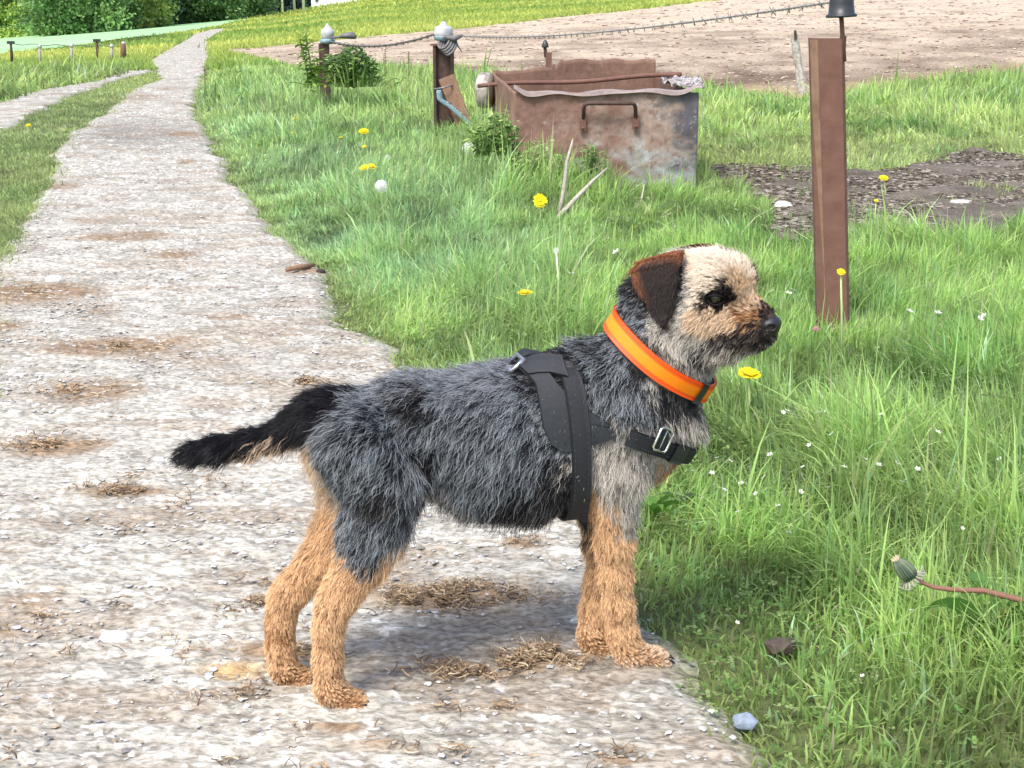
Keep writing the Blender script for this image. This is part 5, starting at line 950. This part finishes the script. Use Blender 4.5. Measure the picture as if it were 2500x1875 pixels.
# ---- body mesh with ear flaps joined to it
def kcol(k, f=.5): p = np.array([PAL[names[i]][0] for i in k]); q = np.array([PAL[names[i]][1] for i in k]); return p * (1 - f) + q * f
ECOL = lambda t_, s_: None
def Hp(u_, v_, b):                                       # picture point on the head's side plane b mm out; head frame coordinates
    a, sl = raydir(u_, v_); d = np.array([float(a), 1.0, float(sl)]); o = np.array([0, 0, CAMH]); hw = ex * hr[0] + ey * hr[1]; Hw = D2W(H0[None])[0]
    t = ((Hw + hw * b * .001 - o) @ hw) / (d @ hw); p = W2D(o + d * t) - H0; return np.array([p @ hf, p[2]]) * 1000
EO = [  # front edge (u, v), back edge (u, v), how far out front and back
    ((1668, 610), (1590, 628), 24, 24), ((1668, 618), (1560, 640), 33, 36), ((1664, 634), (1539, 662), 40, 43), ((1655, 656), (1549, 692), 44, 46), ((1653, 680), (1562, 714), 47, 48), ((1650, 706), (1576, 736), 49, 49), ((1647, 732), (1588, 756), 50, 50), ((1641, 756), (1600, 772), 51, 51), ((1632, 774), (1610, 779), 52, 52)]
def ear(side):
    """hanging ear flap: rows from the fold to the tip, front edge to back edge, in the head frame (mm)"""
    rows = [(*Hp(*f_, bf_), *Hp(*k_, bk_), bf_, bk_) for f_, k_, bf_, bk_ in EO]
    nS = 12; R_ = []; P = []
    for r0, r1 in zip(rows[:-1], rows[1:]):
        for t_ in (0, .34, .67): R_.append([x * (1 - t_) + y * t_ for x, y in zip(r0, r1)])
    R_.append(rows[-1])
    for r in R_:
        for j in range(nS):
            s_ = j / (nS - 1); bulge = 2.6 * math.sin(s_ * PI); a = r[0] * (1 - s_) + r[2] * s_; c = r[1] * (1 - s_) + r[3] * s_ + 1.5 * math.sin(s_ * PI); P.append(Hd(a, side * (r[4] * (1 - s_) + r[5] * s_ + bulge), c))
    P = np.array(P); n_ = len(R_); idx = np.arange(n_ * nS).reshape(n_, nS); inner = P - hr * side * .0035
    F = np.stack([idx[:-1, :-1], idx[1:, :-1], idx[1:, 1:], idx[:-1, 1:]], -1).reshape(-1, 4); K = len(P)
    rim = [(idx[i, 0], idx[i + 1, 0], idx[i + 1, 0] + K, idx[i, 0] + K) for i in range(n_ - 1)] + [(idx[i + 1, -1], idx[i, -1], idx[i, -1] + K, idx[i + 1, -1] + K) for i in range(n_ - 1)] + [(idx[-1, j], idx[-1, j + 1], idx[-1, j + 1] + K, idx[-1, j] + K) for j in range(nS - 1)] + [(idx[0, j + 1], idx[0, j], idx[0, j] + K, idx[0, j + 1] + K) for j in range(nS - 1)]
    st = np.stack(np.meshgrid(np.linspace(0, 1, n_), np.linspace(0, 1, nS), indexing='ij'), -1).reshape(-1, 2)
    return P, inner, F, np.array(rim), st, n_, nS
EARA = 8
kb = coat(BV); bc = kcol(kb, .28) * .8; eN_ = on_surface0(1747, 729); eF_ = eN_ - 2 * hr * ((eN_ - H0) @ hr); de_ = np.minimum(np.linalg.norm(BV - eN_, axis=1), np.linalg.norm(BV - eF_, axis=1)); bc = np.where((de_ < .017)[:, None], np.array([.012, .010, .010]), bc)
VV, FF, CC_, off = [BV], [BF], [bc], len(BV); EARS = []
for side in (1, -1):
    P, inner, F, rim, st, n_, nS = ear(side); EARS.append((side, P, st, n_, nS)); tanm = np.clip(1 - st[:, 0] * 3.0 + st[:, 1] * .3, 0, 1)[:, None] + np.clip(st[:, 1] * 4 - 3.0, 0, .8)[:, None] * np.clip(1.2 - st[:, 0] * 1.6, 0, 1)[:, None]; tanm = np.clip(tanm, 0, 1)
    ec = np.array([.02, .014, .013]) * (1 - tanm) + np.array([.17, .07, .032]) * tanm
    VV += [P, inner]; FF += [F + off, F[:, ::-1] + off + len(P), rim + off]; CC_ += [ec, ec * .8]; off += 2 * len(P)
fur_base = attr_mat('undercoat', .9, spec=.1)
body = np_mesh('body', np.concatenate(VV), np.concatenate(FF), fur_base, True, dog, np.concatenate(CC_))

# ---- harness and collar follow the coat's surface
fabric = M('harness_webbing', [(.3, (.009, .010, .013)), (.7, (.018, .020, .025))], 300, .75, .4, .0006); fabric_l = M('harness_padding', [(.3, (.013, .015, .019)), (.7, (.024, .027, .033))], 200, .7, .35, .0008)
chrome = M('buckle_steel', [(.4, (.60, .60, .61)), (.6, (.75, .75, .76))], 40, .22, 0, metal=.9)
def march(o, d, off, tmax=.3, inward=False):
    """first point along each ray (o + t d), coming from outside, where the distance field equals off"""
    o = np.atleast_2d(o); d = np.atleast_2d(d); t_ = np.zeros(len(o))
    for _ in range(60): t_ = np.minimum(t_ + np.clip(samp(o + d * t_[:, None]) - off, -.004, .02) * .8, tmax)
    return o + d * t_[:, None]
def band(name, c, nrm, upv, width, thick, offs, mat, parent, a0=0, a1=2 * PI, n=140, m=7, colf=None, rmax=9.0, wf=None):
    c = np.array(c, float); nrm = np.array(nrm, float); nrm /= np.linalg.norm(nrm); e1 = np.array(upv, float) - nrm * (np.array(upv) @ nrm); e1 /= np.linalg.norm(e1); e2 = np.cross(nrm, e1)
    A_ = np.linspace(a0, a1, n); R = []
    for i, a in enumerate(A_):
        dr = math.cos(a) * e1 + math.sin(a) * e2; wv = width * (wf((a - a0) / (a1 - a0)) if wf else 1)
        for j in range(m):
            R.append((c + nrm * wv * (j / (m - 1) - .5) + dr * .16, -dr))
    O = march(np.array([r[0] for r in R]), np.array([r[1] for r in R]), offs).reshape(n, m, 3)
    # a strap bridges hollows: smooth it around the loop
    rad = np.minimum(np.linalg.norm(O - c, axis=2), rmax); O = c + (O - c) * (rad / np.linalg.norm(O - c, axis=2))[..., None]; k_ = np.ones(9) / 9; full = abs(a1 - a0 - 2 * PI) < 1e-3
    pad = np.concatenate([rad[-5:-1], rad, rad[1:5]]) if full else np.concatenate([np.repeat(rad[:1], 4, 0), rad, np.repeat(rad[-1:], 4, 0)]); sm = np.stack([np.convolve(pad[:, j], k_, 'valid') for j in range(m)], 1); sm = .5 * sm + .5 * sm.mean(1, keepdims=True)
    O = c + (O - c) * (np.maximum(sm, rad * .985) / rad)[..., None]; dirs = (O - c) / np.linalg.norm(O - c, axis=2)[..., None]; Q_ = O - dirs * thick
    idx = np.arange(n * m).reshape(n, m); K = n * m; F = np.stack([idx[:-1, :-1], idx[:-1, 1:], idx[1:, 1:], idx[1:, :-1]], -1).reshape(-1, 4); rim = [(idx[i + 1, 0], idx[i, 0], idx[i, 0] + K, idx[i + 1, 0] + K) for i in range(n - 1)] + [(idx[i, -1], idx[i + 1, -1], idx[i + 1, -1] + K, idx[i, -1] + K) for i in range(n - 1)]
    col = None
    if colf: S_, T_ = np.meshgrid(np.linspace(0, 1, n), np.linspace(0, 1, m), indexing='ij'); cc = colf(S_, T_).reshape(-1, 3); col = np.concatenate([cc, cc])
    ob = np_mesh(name, np.concatenate([O.reshape(-1, 3), Q_.reshape(-1, 3)]), np.concatenate([F, F[:, ::-1] + K, np.array(rim)]), mat, True, parent, col)
    return ob, O
def toCam(P): return W2D(np.array([0, 0, CAMH])) - P
def patch(name, grid, offs, thick, mat, parent, smooth=2):
    """grid of picture points (rows of (u,v)) laid onto the near flank of the dog"""
    g = np.array(grid, float); n, m = g.shape[:2]
    # refine bilinearly
    k = 10; a = np.linspace(0, n - 1, (n - 1) * k + 1); b = np.linspace(0, m - 1, (m - 1) * k + 1); ia = np.minimum(a.astype(int), n - 2); ib = np.minimum(b.astype(int), m - 2); fa = (a - ia)[:, None, None]; fb = (b - ib)[None, :, None]
    g = g[ia][:, ib] * (1 - fa) * (1 - fb) + g[ia + 1][:, ib] * fa * (1 - fb) + g[ia][:, ib + 1] * (1 - fa) * fb + g[ia + 1][:, ib + 1] * fa * fb
    n, m = g.shape[:2]; o = W2D(np.array([0, 0, CAMH])); P = np.array([Q(u_, v_, .13) for u_, v_ in g.reshape(-1, 2)]); d = P - o; d /= np.linalg.norm(d, axis=1)[:, None]; O = march(P, d, offs).reshape(n, m, 3)
    for _ in range(smooth * 8): O[1:-1, 1:-1] = .25 * (O[:-2, 1:-1] + O[2:, 1:-1] + O[1:-1, :-2] + O[1:-1, 2:])
    O = O.reshape(-1, 3); nn = grad(O); I_ = O - nn * thick; idx = np.arange(n * m).reshape(n, m); K = n * m; F = np.stack([idx[:-1, :-1], idx[1:, :-1], idx[1:, 1:], idx[:-1, 1:]], -1).reshape(-1, 4)
    rim = [(idx[i, 0], idx[i + 1, 0], idx[i + 1, 0] + K, idx[i, 0] + K) for i in range(n - 1)] + [(idx[i + 1, -1], idx[i, -1], idx[i, -1] + K, idx[i + 1, -1] + K) for i in range(n - 1)] + [(idx[-1, j], idx[-1, j + 1], idx[-1, j + 1] + K, idx[-1, j] + K) for j in range(m - 1)] + [(idx[0, j + 1], idx[0, j], idx[0, j] + K, idx[0, j + 1] + K) for j in range(m - 1)]
    return np_mesh(name, np.concatenate([O, I_]), np.concatenate([F, F[:, ::-1] + K, np.array(rim)]), mat, True, parent), O
harness = link(bpy.data.objects.new('harness', None)); harness.parent = dog; harness['label'] = 'black padded webbing harness round the chest'
# girth loop: plane through the withers and the brisket
gt, gb = Q(1368, 880), Q(1388, 1280); gn = np.array([gb[2] - gt[2], 0, -(gb[0] - gt[0])]); gn /= -np.linalg.norm(gn); gcn = Q(1377, 1080)
_, GB = band('girth_strap', gcn, gn, (0, 0, 1), .0235, .003, .0108, fabric, harness, rmax=.104)
pad_grid = [[(1268, 892), (1300, 900), (1338, 905)], [(1308, 935), (1330, 935), (1362, 938)], [(1318, 990), (1345, 990), (1410, 985)], [(1326, 1045), (1370, 1030), (1470, 1022)], [(1345, 1085), (1400, 1068), (1502, 1044)], [(1370, 1102), (1428, 1099), (1506, 1070)]]
_, PB = patch('side_pad', pad_grid, .0080, .005, fabric_l, harness)
back_grid = [[(1262, 878), (1290, 868), (1330, 862), (1372, 866)], [(1268, 892), (1296, 886), (1336, 884), (1378, 890)], [(1290, 912), (1314, 908), (1346, 908), (1388, 918)]]
_, BB = patch('back_pad', back_grid, .010, .005, fabric_l, harness, 1)
stitch_m = M('stitching', [(.4, (.03, .032, .038)), (.6, (.05, .053, .06))], 200, .7, 0)
def stitch(OB, parent, cols, step=3, full=True):
    n, m = OB.shape[:2]; mb = MB(); c = OB.reshape(-1, 3).mean(0)
    for j in cols:
        for i in range(0, n - step, step):
            p, q = OB[i, j], OB[min(i + step - 1, n - 1), j]; p2, q2 = p + (p - c) * .008, q + (q - c) * .008; mb.tube([p2, q2], .00045, 4)
    o = mb.build('stitching', stitch_m, None, False, False); o.parent = parent
# handle loop over the withers and the steel ring
hc = [Q(1268, 872), Q(1285, 862), Q(1310, 868), Q(1338, 874), Q(1362, 862), Q(1375, 885)]; mb = MB()
for s_ in range(len(hc) - 1): pass
hp = np.array(hc); tt = np.linspace(0, len(hp) - 1, 26); hp = np.stack([np.interp(tt, np.arange(len(hp)), hp[:, i]) for i in range(3)], 1)
for _ in range(3): hp[1:-1] = .25 * hp[:-2] + .5 * hp[1:-1] + .25 * hp[2:]
V = []; 
for p in hp: V += [p + [0, -.011, 0], p + [0, .011, 0], p + [0, .011, .004], p + [0, -.011, .004]]
F = [(4 * i + q, 4 * i + (q + 1) % 4, 4 * i + 4 + (q + 1) % 4, 4 * i + 4 + q) for i in range(len(hp) - 1) for q in range(4)] + [(3, 2, 1, 0), tuple(4 * (len(hp) - 1) + q for q in range(4))]; mb.add(V, F); mb.build('handle', fabric, harness, True, False)
mb = MB(); r0, r1 = Q(1270, 872, .004), Q(1243, 903, .006); mb.tube([r0 + [0, .012, 0], r0 + [0, -.014, 0], r1 + [0, -.014, .002], r1 + [0, .012, .002], r0 + [0, .012, 0]], .0030, 8); mb.build('ring', chrome, harness, True, False)
stitch(GB, harness, (1, 5), 2)
# chest strap from the pad round the front of the chest
c1, c2 = Q(1500, 1030, .05), Q(1690, 1104, .0); cc2 = Q(1500, 1030, .0); dn_ = np.array([-(c2[2] - cc2[2]), 0, (c2[0] - cc2[0])]); dn_ /= np.linalg.norm(dn_)
cctr = Q(1540, 1047, .0)
_, CB = band('chest_strap', cctr, dn_, (1, 0, 0), .021, .003, .0105, fabric, harness, -2.0, 2.0, 110)
stitch(CB, harness, (1, 5), 2)
# buckle frame on the near side of the chest strap
def on_surface(u_, v_, offs):
    P = Q(u_, v_, .13); o = W2D(np.array([0, 0, CAMH])); d = P - o; d /= np.linalg.norm(d); O = march(P, d, offs)[0]; return O, grad(O[None])[0]
bp_, bn = on_surface(1619, 1073, .0140); t1 = np.cross(bn, dn_); t1 /= np.linalg.norm(t1); t2 = np.cross(t1, bn); mb = MB(); fr = [(-.008, -.014), (-.0105, -.011), (-.0105, .011), (-.008, .014), (.008, .014), (.0105, .011), (.0105, -.011), (.008, -.014), (-.008, -.014)]
mb.tube([bp_ + t1 * a + t2 * b + bn * .001 for a, b in fr], .0017, 8); mb.tube([bp_ + t2 * .013, bp_ - t2 * .013], .0014, 8); bk = mb.build('buckle', chrome, harness, True, False)
mb = MB(); c = bp_ - bn * .001; mb.box(c, (.014, .004, .0225), np.stack([t1, bn, t2], 1)); mb.build('strap_loop', fabric, harness, False, False)
b2_, bn2 = on_surface(1672, 1103, .0165); mb = MB(); s1 = np.cross(bn2, dn_); s1 /= np.linalg.norm(s1); s2 = np.cross(s1, bn2); pass
def ang0(P, c, nrm, upv):
    nrm = np.array(nrm) / np.linalg.norm(nrm); e1 = np.array(upv, float) - nrm * (np.array(upv) @ nrm); e1 /= np.linalg.norm(e1); return math.atan2((P - c) @ np.cross(nrm, e1), (P - c) @ e1)
ka = ang0(b2_, cctr, dn_, (1, 0, 0)); band('clip', cctr, dn_, (1, 0, 0), .025, .005, .0140, black_pl, harness, ka - .16, ka + .16, 14, 5)
# seam line on the pad
mb = MB(); mb.tube([on_surface(a, b, .0085)[0] for a, b in ((1404, 1028), (1440, 1033), (1486, 1043))], .0007, 5); mb.tube([on_surface(a, b, .0085)[0] for a, b in ((1446, 1040), (1449, 1056), (1452, 1070))], .0006, 5); mb.build('seam', black_pl, harness, True, False)
# collar
collar = link(bpy.data.objects.new('collar', None)); collar.parent = dog; collar['label'] = 'bright orange collar with amber middle band'
k0, k1 = Q(1508, 798, .01), Q(1738, 944, .012); kc = (k0 + k1) / 2 + np.array([-.000, 0, .0]); kd = (k1 - k0) / np.linalg.norm(k1 - k0); kn = np.array([-kd[2], 0, kd[0]]); kn /= np.linalg.norm(kn); kn = kn + np.array([.0, -.34, .0]); kn /= np.linalg.norm(kn)
def ccol(S_, T_):
    o = np.array([.84, .085, .005]); am = np.array([.95, .235, .004]); k = np.clip((.30 - np.abs(T_ - .48)) / .08, 0, 1)[..., None]; st_ = ((np.abs(T_ - .13) < .03) | (np.abs(T_ - .87) < .03))[..., None]; return (am * k + o * (1 - k)) * np.where(st_, .72, 1)
col_m = attr_mat('collar_mat', .5, spec=.4)
cb, KB = band('band', kc, kn, (0, 0, 1), .0235, .0032, .0085, col_m, collar, colf=ccol, n=160, m=31)
cb2, KB2 = band('backing', kc, kn, (0, 0, 1), .0215, .002, .0045, fabric, collar, n=160, m=5)
def ang(P, c, nrm, upv):
    nrm = np.array(nrm) / np.linalg.norm(nrm); e1 = np.array(upv, float) - nrm * (np.array(upv) @ nrm); e1 /= np.linalg.norm(e1); return math.atan2((P - c) @ np.cross(nrm, e1), (P - c) @ e1)
ka = ang(on_surface(1722, 930, .008)[0], kc, kn, (0, 0, 1)); band('keeper', kc, kn, (0, 0, 1), .0262, .0045, .0108, black_pl, collar, ka - .10, ka + .10, 12, 5)

# ---- fur
earT = kdtree.KDTree(sum(len(e[1]) for e in EARS)); q_ = 0
for e in EARS:
    for p in e[1]: earT.insert(Vector(p), q_); q_ += 1
earT.balance()
strapP = np.concatenate([GB.reshape(-1, 3), PB[::3], BB[::2], CB.reshape(-1, 3), KB.reshape(-1, 3)[::2], KB2.reshape(-1, 3)]); kd_ = kdtree.KDTree(len(strapP)); [kd_.insert(Vector(p), i) for i, p in enumerate(strapP)]; kd_.balance()
eyeN = on_surface(1747, 729, .0)[0]; e_h = eyeN - H0; eyeF = eyeN - 2 * hr * (e_h @ hr); noseP = Hd(90, 0, -38)
tri = np.concatenate([BF[:, [0, 1, 2]], BF[:, [0, 2, 3]]]); a_, b_, c_ = BV[tri[:, 0]], BV[tri[:, 1]], BV[tri[:, 2]]; ar = np.linalg.norm(np.cross(b_ - a_, c_ - a_), axis=1); cen = (a_ + b_ + c_) / 3
hd_ = np.linalg.norm(cen - H0, axis=1) < .085; ar_w = ar * np.where(hd_, 1.7, 1.0) * np.where(cen[:, 2] < .16, 1.25, 1)
def roots(n):
    k = rng.choice(len(tri), n, p=ar_w / ar_w.sum()); r1, r2 = rng.uniform(0, 1, n), rng.uniform(0, 1, n); s_ = np.sqrt(r1); return a_[k] * (1 - s_)[:, None] + b_[k] * (s_ * (1 - r2))[:, None] + c_[k] * (s_ * r2)[:, None]
NP_ = 8
def grow(R, lscale=1.0, curl=1.25, wild=None):
    n = len(R); d0, L_, lift = comb(R); wild = np.zeros(n, bool) if wild is None else wild; L_ = L_ * np.where(wild, 1.35, 1) * np.where(R[:, 2] < .028, .6, 1); lift = lift * np.where(wild, 1.5, 1); nn = grad(R); d0 = d0 - nn * (d0 * nn).sum(1)[:, None] * .85; d0 /= np.linalg.norm(d0, axis=1)[:, None] + 1e-9
    d0 = d0 + rng.normal(0, .22, (n, 3)); ne = np.minimum(np.linalg.norm(R - eyeN, axis=1), np.linalg.norm(R - eyeF, axis=1)); L_ = L_ * np.clip((ne - .008) / .020, .16, 1) * np.clip((np.linalg.norm(R - noseP, axis=1) - .008) / .02, .2, 1) * rng.uniform(.7, 1.25, n) * lscale
    step = (L_ / (NP_ - 1))[:, None]; P = np.zeros((n, NP_, 3)); P[:, 0] = R - nn * .0005; cur = d0 + nn * (lift * 2.2)[:, None]; cur /= np.linalg.norm(cur, axis=1)[:, None]; ph = rng.uniform(0, 6.28, (n, 1)); side = np.cross(nn, d0)
    for i in range(1, NP_):
        g = grad(P[:, i - 1]); cur = cur * .62 + (d0 + g * (lift * .55)[:, None] + np.array([0, 0, -.10])) * .38 + side * np.sin(ph + i * 1.15) * .30 * curl + rng.normal(0, .06, (n, 3)) * curl; cur /= np.linalg.norm(cur, axis=1)[:, None]; q = P[:, i - 1] + cur * step
        s_ = samp(q); gq = grad(q); q = q + gq * np.clip(.0012 + .0005 * i - s_, 0, .01)[:, None]; q[:, 2] = np.maximum(q[:, 2], .0012); P[:, i] = q
    return P
NG = 24000; GR = roots(NG); GP = grow(GR); GK = coat(GR); tree_ = kdtree.KDTree(NG); [tree_.insert(Vector(p), i) for i, p in enumerate(GR)]; tree_.balance()
NF = 270000; R = roots(NF); nd = np.array([kd_.find(Vector(p))[2] for p in R]); near = np.array([tree_.find(Vector(p))[1] for p in R])
keep = nd > .0050; ned = np.minimum(np.linalg.norm(R - eyeN, axis=1), np.linalg.norm(R - eyeF, axis=1)); keep &= (ned > .0100) & (np.linalg.norm(R - noseP, axis=1) > .0135); keep &= ~((R[:, 2] < .004)); ed_ = np.array([earT.find(Vector(p))[2] for p in R]); keep &= ed_ > .0060; R, near, nd, ed_ = R[keep], near[keep], nd[keep], ed_[keep]; NF = len(R)
wild = (rng.uniform(0, 1, NF) < .15) & (R[:, 2] > .05); own = grow(R, 1.0, 1.4, wild); rel = GP[near] - GR[near][:, None, :]; T_ = np.linspace(0, 1, NP_)[None, :, None]; cl_ = np.clip(T_ * 1.1, 0, .80) * (rng.uniform(.1, .95, NF) * np.where(wild, .3, 1))[:, None, None]; P = own * (1 - cl_) + (GP[near]) * cl_
tipd = np.array([kd_.find(Vector(p))[2] for p in P[:, -1]]); midd = np.array([kd_.find(Vector(p))[2] for p in P[:, 4]]); sc_ = np.minimum(np.clip((nd - .006) / .016, .4, 1), np.where(np.minimum(tipd, midd) < .008, .42, 1))[:, None, None]; sc_ = sc_ * np.clip((ed_ - .010) / .016 + .25, .25, 1)[:, None, None]; P = P[:, :1] + (P - P[:, :1]) * sc_
kk = np.where(rng.uniform(0, 1, NF) < .75, GK[near], coat(R)); dark = np.array([PAL[k][0] for k in names])[kk]; light = np.array([PAL[k][1] for k in names])[kk]; frac = np.array([PAL[k][2] for k in names])[kk]
gl = rng.uniform(0, 1, NG); m_ = np.clip((frac * 1.25 - (gl[near] * .5 + rng.uniform(0, 1, NF) * .5)) * 5 + .35 + .4 * wild, 0, 1)[:, None]; mid = dark * (1 - m_) + light * m_; mid *= rng.uniform(.8, 1.2, (NF, 1))
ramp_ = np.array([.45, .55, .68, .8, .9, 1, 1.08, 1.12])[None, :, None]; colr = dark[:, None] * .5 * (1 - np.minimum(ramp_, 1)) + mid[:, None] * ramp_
# ears: short sleek hairs
EP, EC = [], []
for side, PE, st, n_, nS in EARS:
    G_ = PE.reshape(n_, nS, 3); m = 9000 if side == 1 else 4000; s_ = rng.uniform(0, n_ - 1.001, m); t_ = rng.uniform(0, nS - 1.001, m); i, j = s_.astype(int), t_.astype(int); fs, ft = (s_ - i)[:, None], (t_ - j)[:, None]
    p = G_[i, j] * (1 - fs) * (1 - ft) + G_[i + 1, j] * fs * (1 - ft) + G_[i, j + 1] * (1 - fs) * ft + G_[i + 1, j + 1] * fs * ft; dn = G_[i + 1, j] - G_[i, j]; dn /= np.linalg.norm(dn, axis=1)[:, None]
    d = dn + hr * side * rng.uniform(.1, .32, (m, 1)) + rng.normal(0, .16, (m, 3)); l = rng.uniform(.003, .0055, (m, 1)) * (1 + 1.5 * (np.abs(t_ / (nS - 1) - .5) > .45)[:, None] + 1.2 * (s_ / (n_ - 1) > .93)[:, None]); q = np.linspace(0, 1, NP_)[None, :, None]; EP.append(p[:, None] + d[:, None] * l[:, None] * q - hr * side * .0012 * q ** 2)
    S_, T2 = s_ / (n_ - 1), t_ / (nS - 1); tanm = np.clip(1.15 - S_ * 4.0 - T2 * .25 + rng.normal(0, .16, m), 0, 1) + np.clip(T2 * 5 - 3.9, 0, .8) * np.clip(1.4 - S_ * 2.2, 0, 1); tanm = np.clip(tanm, 0, 1)[:, None]; c = (np.array([.022, .015, .014]) * (1 - tanm) + np.array([.27, .10, .04]) * tanm) * rng.uniform(.6, 1.5, (m, 1)); EC.append(np.repeat(c[:, None], NP_, 1))
hair_m, t, b = new_mat('fur'); at = t.nodes.new('ShaderNodeAttribute'); at.attribute_name = 'col'; t.links.new(at.outputs['Color'], b.inputs['Base Color']); b.inputs['Roughness'].default_value = .55; b.inputs['Specular IOR Level'].default_value = .25
def curves(name, P, Ccol, r0, r1, parent, label):
    n = len(P); cu = bpy.data.hair_curves.new(name); cu.add_curves([P.shape[1]] * n); cu.attributes['position'].data.foreach_set('vector', P.astype(np.float32).ravel())
    ra = cu.attributes.get('radius') or cu.attributes.new('radius', 'FLOAT', 'POINT'); rr = np.linspace(1, 0, P.shape[1]) ** .6; ra.data.foreach_set('value', (r1 + (r0 - r1) * np.tile(rr, n)).astype(np.float32))
    ca = cu.attributes.new('col', 'FLOAT_COLOR', 'POINT'); c4 = np.ones((n * P.shape[1], 4), np.float32); c4[:, :3] = np.clip(Ccol.reshape(-1, 3), 0, 1); ca.data.foreach_set('color', c4.ravel()); cu.materials.append(hair_m)
    o = link(bpy.data.objects.new(name, cu)); o.parent = parent; o['label'] = label; return o
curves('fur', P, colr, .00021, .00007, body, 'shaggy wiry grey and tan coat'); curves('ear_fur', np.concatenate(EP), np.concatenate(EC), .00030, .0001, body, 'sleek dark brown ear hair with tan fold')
# ---- eyes, nose, claws
eye_m = M('eye', [(.4, (.006, .004, .003)), (.6, (.012, .007, .005))], 50, .04, 0, spec=.7)
lid_m = M('eyelid_skin', [(.3, (.007, .006, .006)), (.7, (.014, .012, .012))], 300, .8, .3, spec=.15)
for e_, s_ in ((eyeN, 1), (eyeF, -1)):
    mb = MB(); n = 20; prof = [(math.sin(t_) * .0078 + 1e-5, -math.cos(t_) * .0078) for t_ in np.linspace(0, PI, 14)]; g = grad(e_[None])[0]; d_ = samp(e_[None])[0]; c = e_ - g * (d_ + .0030); mb.lathe(prof, c, n, g); mb.build('eye', eye_m, body, True, False)
    mb = MB(); a = np.cross(g, hu); a /= np.linalg.norm(a); b = np.cross(a, g)
    for sg in (1, -1): mb.tube([c + g * .0052 * math.cos(q * .9) + a * .0092 * math.sin(q) + b * sg * (.0056 * math.cos(q) + .0003 + .0006 * (sg < 0)) + g * .0012 for q in np.linspace(-1.4, 1.4, 13)], [.0006 + .0010 * math.cos(q) for q in np.linspace(-1.4, 1.4, 13)], 7)
    mb.build('eyelid', lid_m, body, True, False)
nose_m = M('nose_skin', [(.3, (.008, .008, .010)), (.7, (.022, .022, .026))], 900, .32, .5, .0006, spec=.6)
nh = .0007; lo = np.array([-.016, -.018, -.014]); nd_ = np.array([46, 52, 40]); X_, Y_, Z_ = np.meshgrid(*[lo[i] + nh * np.arange(nd_[i]) for i in range(3)], indexing='ij')
def ell(c, r): return (np.sqrt(((X_ - c[0]) / r[0]) ** 2 + ((Y_ - c[1]) / r[1]) ** 2 + ((Z_ - c[2]) / r[2]) ** 2) - 1) * min(r)
def smn(a, b, k): h = np.clip(.5 + .5 * (b - a) / k, 0, 1); return b * (1 - h) + a * h - k * h * (1 - h)
nf = ell((0, 0, 0), (.009, .0115, .0085)); nf = smn(nf, ell((-.004, .007, -.001), (.008, .006, .0062)), .003); nf = smn(nf, ell((-.004, -.007, -.001), (.008, .006, .0062)), .003); nf = smn(nf, ell((0, 0, -.007), (.006, .004, .006)), .004)
for s_ in (1, -1): nf = -smn(-nf, ell((.0032, s_ * .0088, -.0012), (.0042, .0042, .0029)), .001); nf = -smn(-nf, ell((-.001, s_ * .0115, -.0028), (.006, .0022, .0013)), .0008)
nf = -smn(-nf, ell((.009, 0, -.005), (.004, .0006, .006)), .0008)
NV, NFc = surface_nets(nf, lo, nh); NV = NV * 1.22; NV = NV[:, 0:1] * hf + NV[:, 1:2] * hr + NV[:, 2:3] * hu * 1.0 + Hd(88, 0, -37); np_mesh('nose', NV, NFc, nose_m, True, body)
for (u_, v_, l_) in ((880, 1722, .038), (1622, 1618, .025), (756, 1668, -.036), (1485, 1590, -.020)):
    for q in (-1.5, -.5, .5, 1.5):
        c = Q(u_, v_, l_) + np.array([-.003 * (abs(q) > 1), q * .0095, 0]); c[2] = max(c[2], .004); mb = MB(); mb.tube([c + [.000, 0, .003], c + [.007, 0, .0015], c + [.0115, 0, -.0025]], [.0024, .0019, .0005], 7); mb.build('claw', black_pl, body, True, False)
for (u_, v_, l_, a, b) in ((735, 1672, -.036, .019, .017), (850, 1734, .038, .019, .016), (1455, 1592, -.020, .017, .016), (1590, 1628, .025, .019, .016)):
    c = Q(u_, v_, l_) + [.003, 0, 0]; c[2] = .0042; a, b = a * 1.1, b * 1.1; mb = MB()
    mb.lathe([(1e-4, -.003), (.7, -.0028), (.98, -.001), (1, .001), (.8, .004), (1e-4, .005)], (0, 0, 0), 18); mb.v = [(c[0] + x * a, c[1] + y * b, c[2] + z) for x, y, z in mb.v]; mb.build('paw_pad', black_pl, body, True, False)
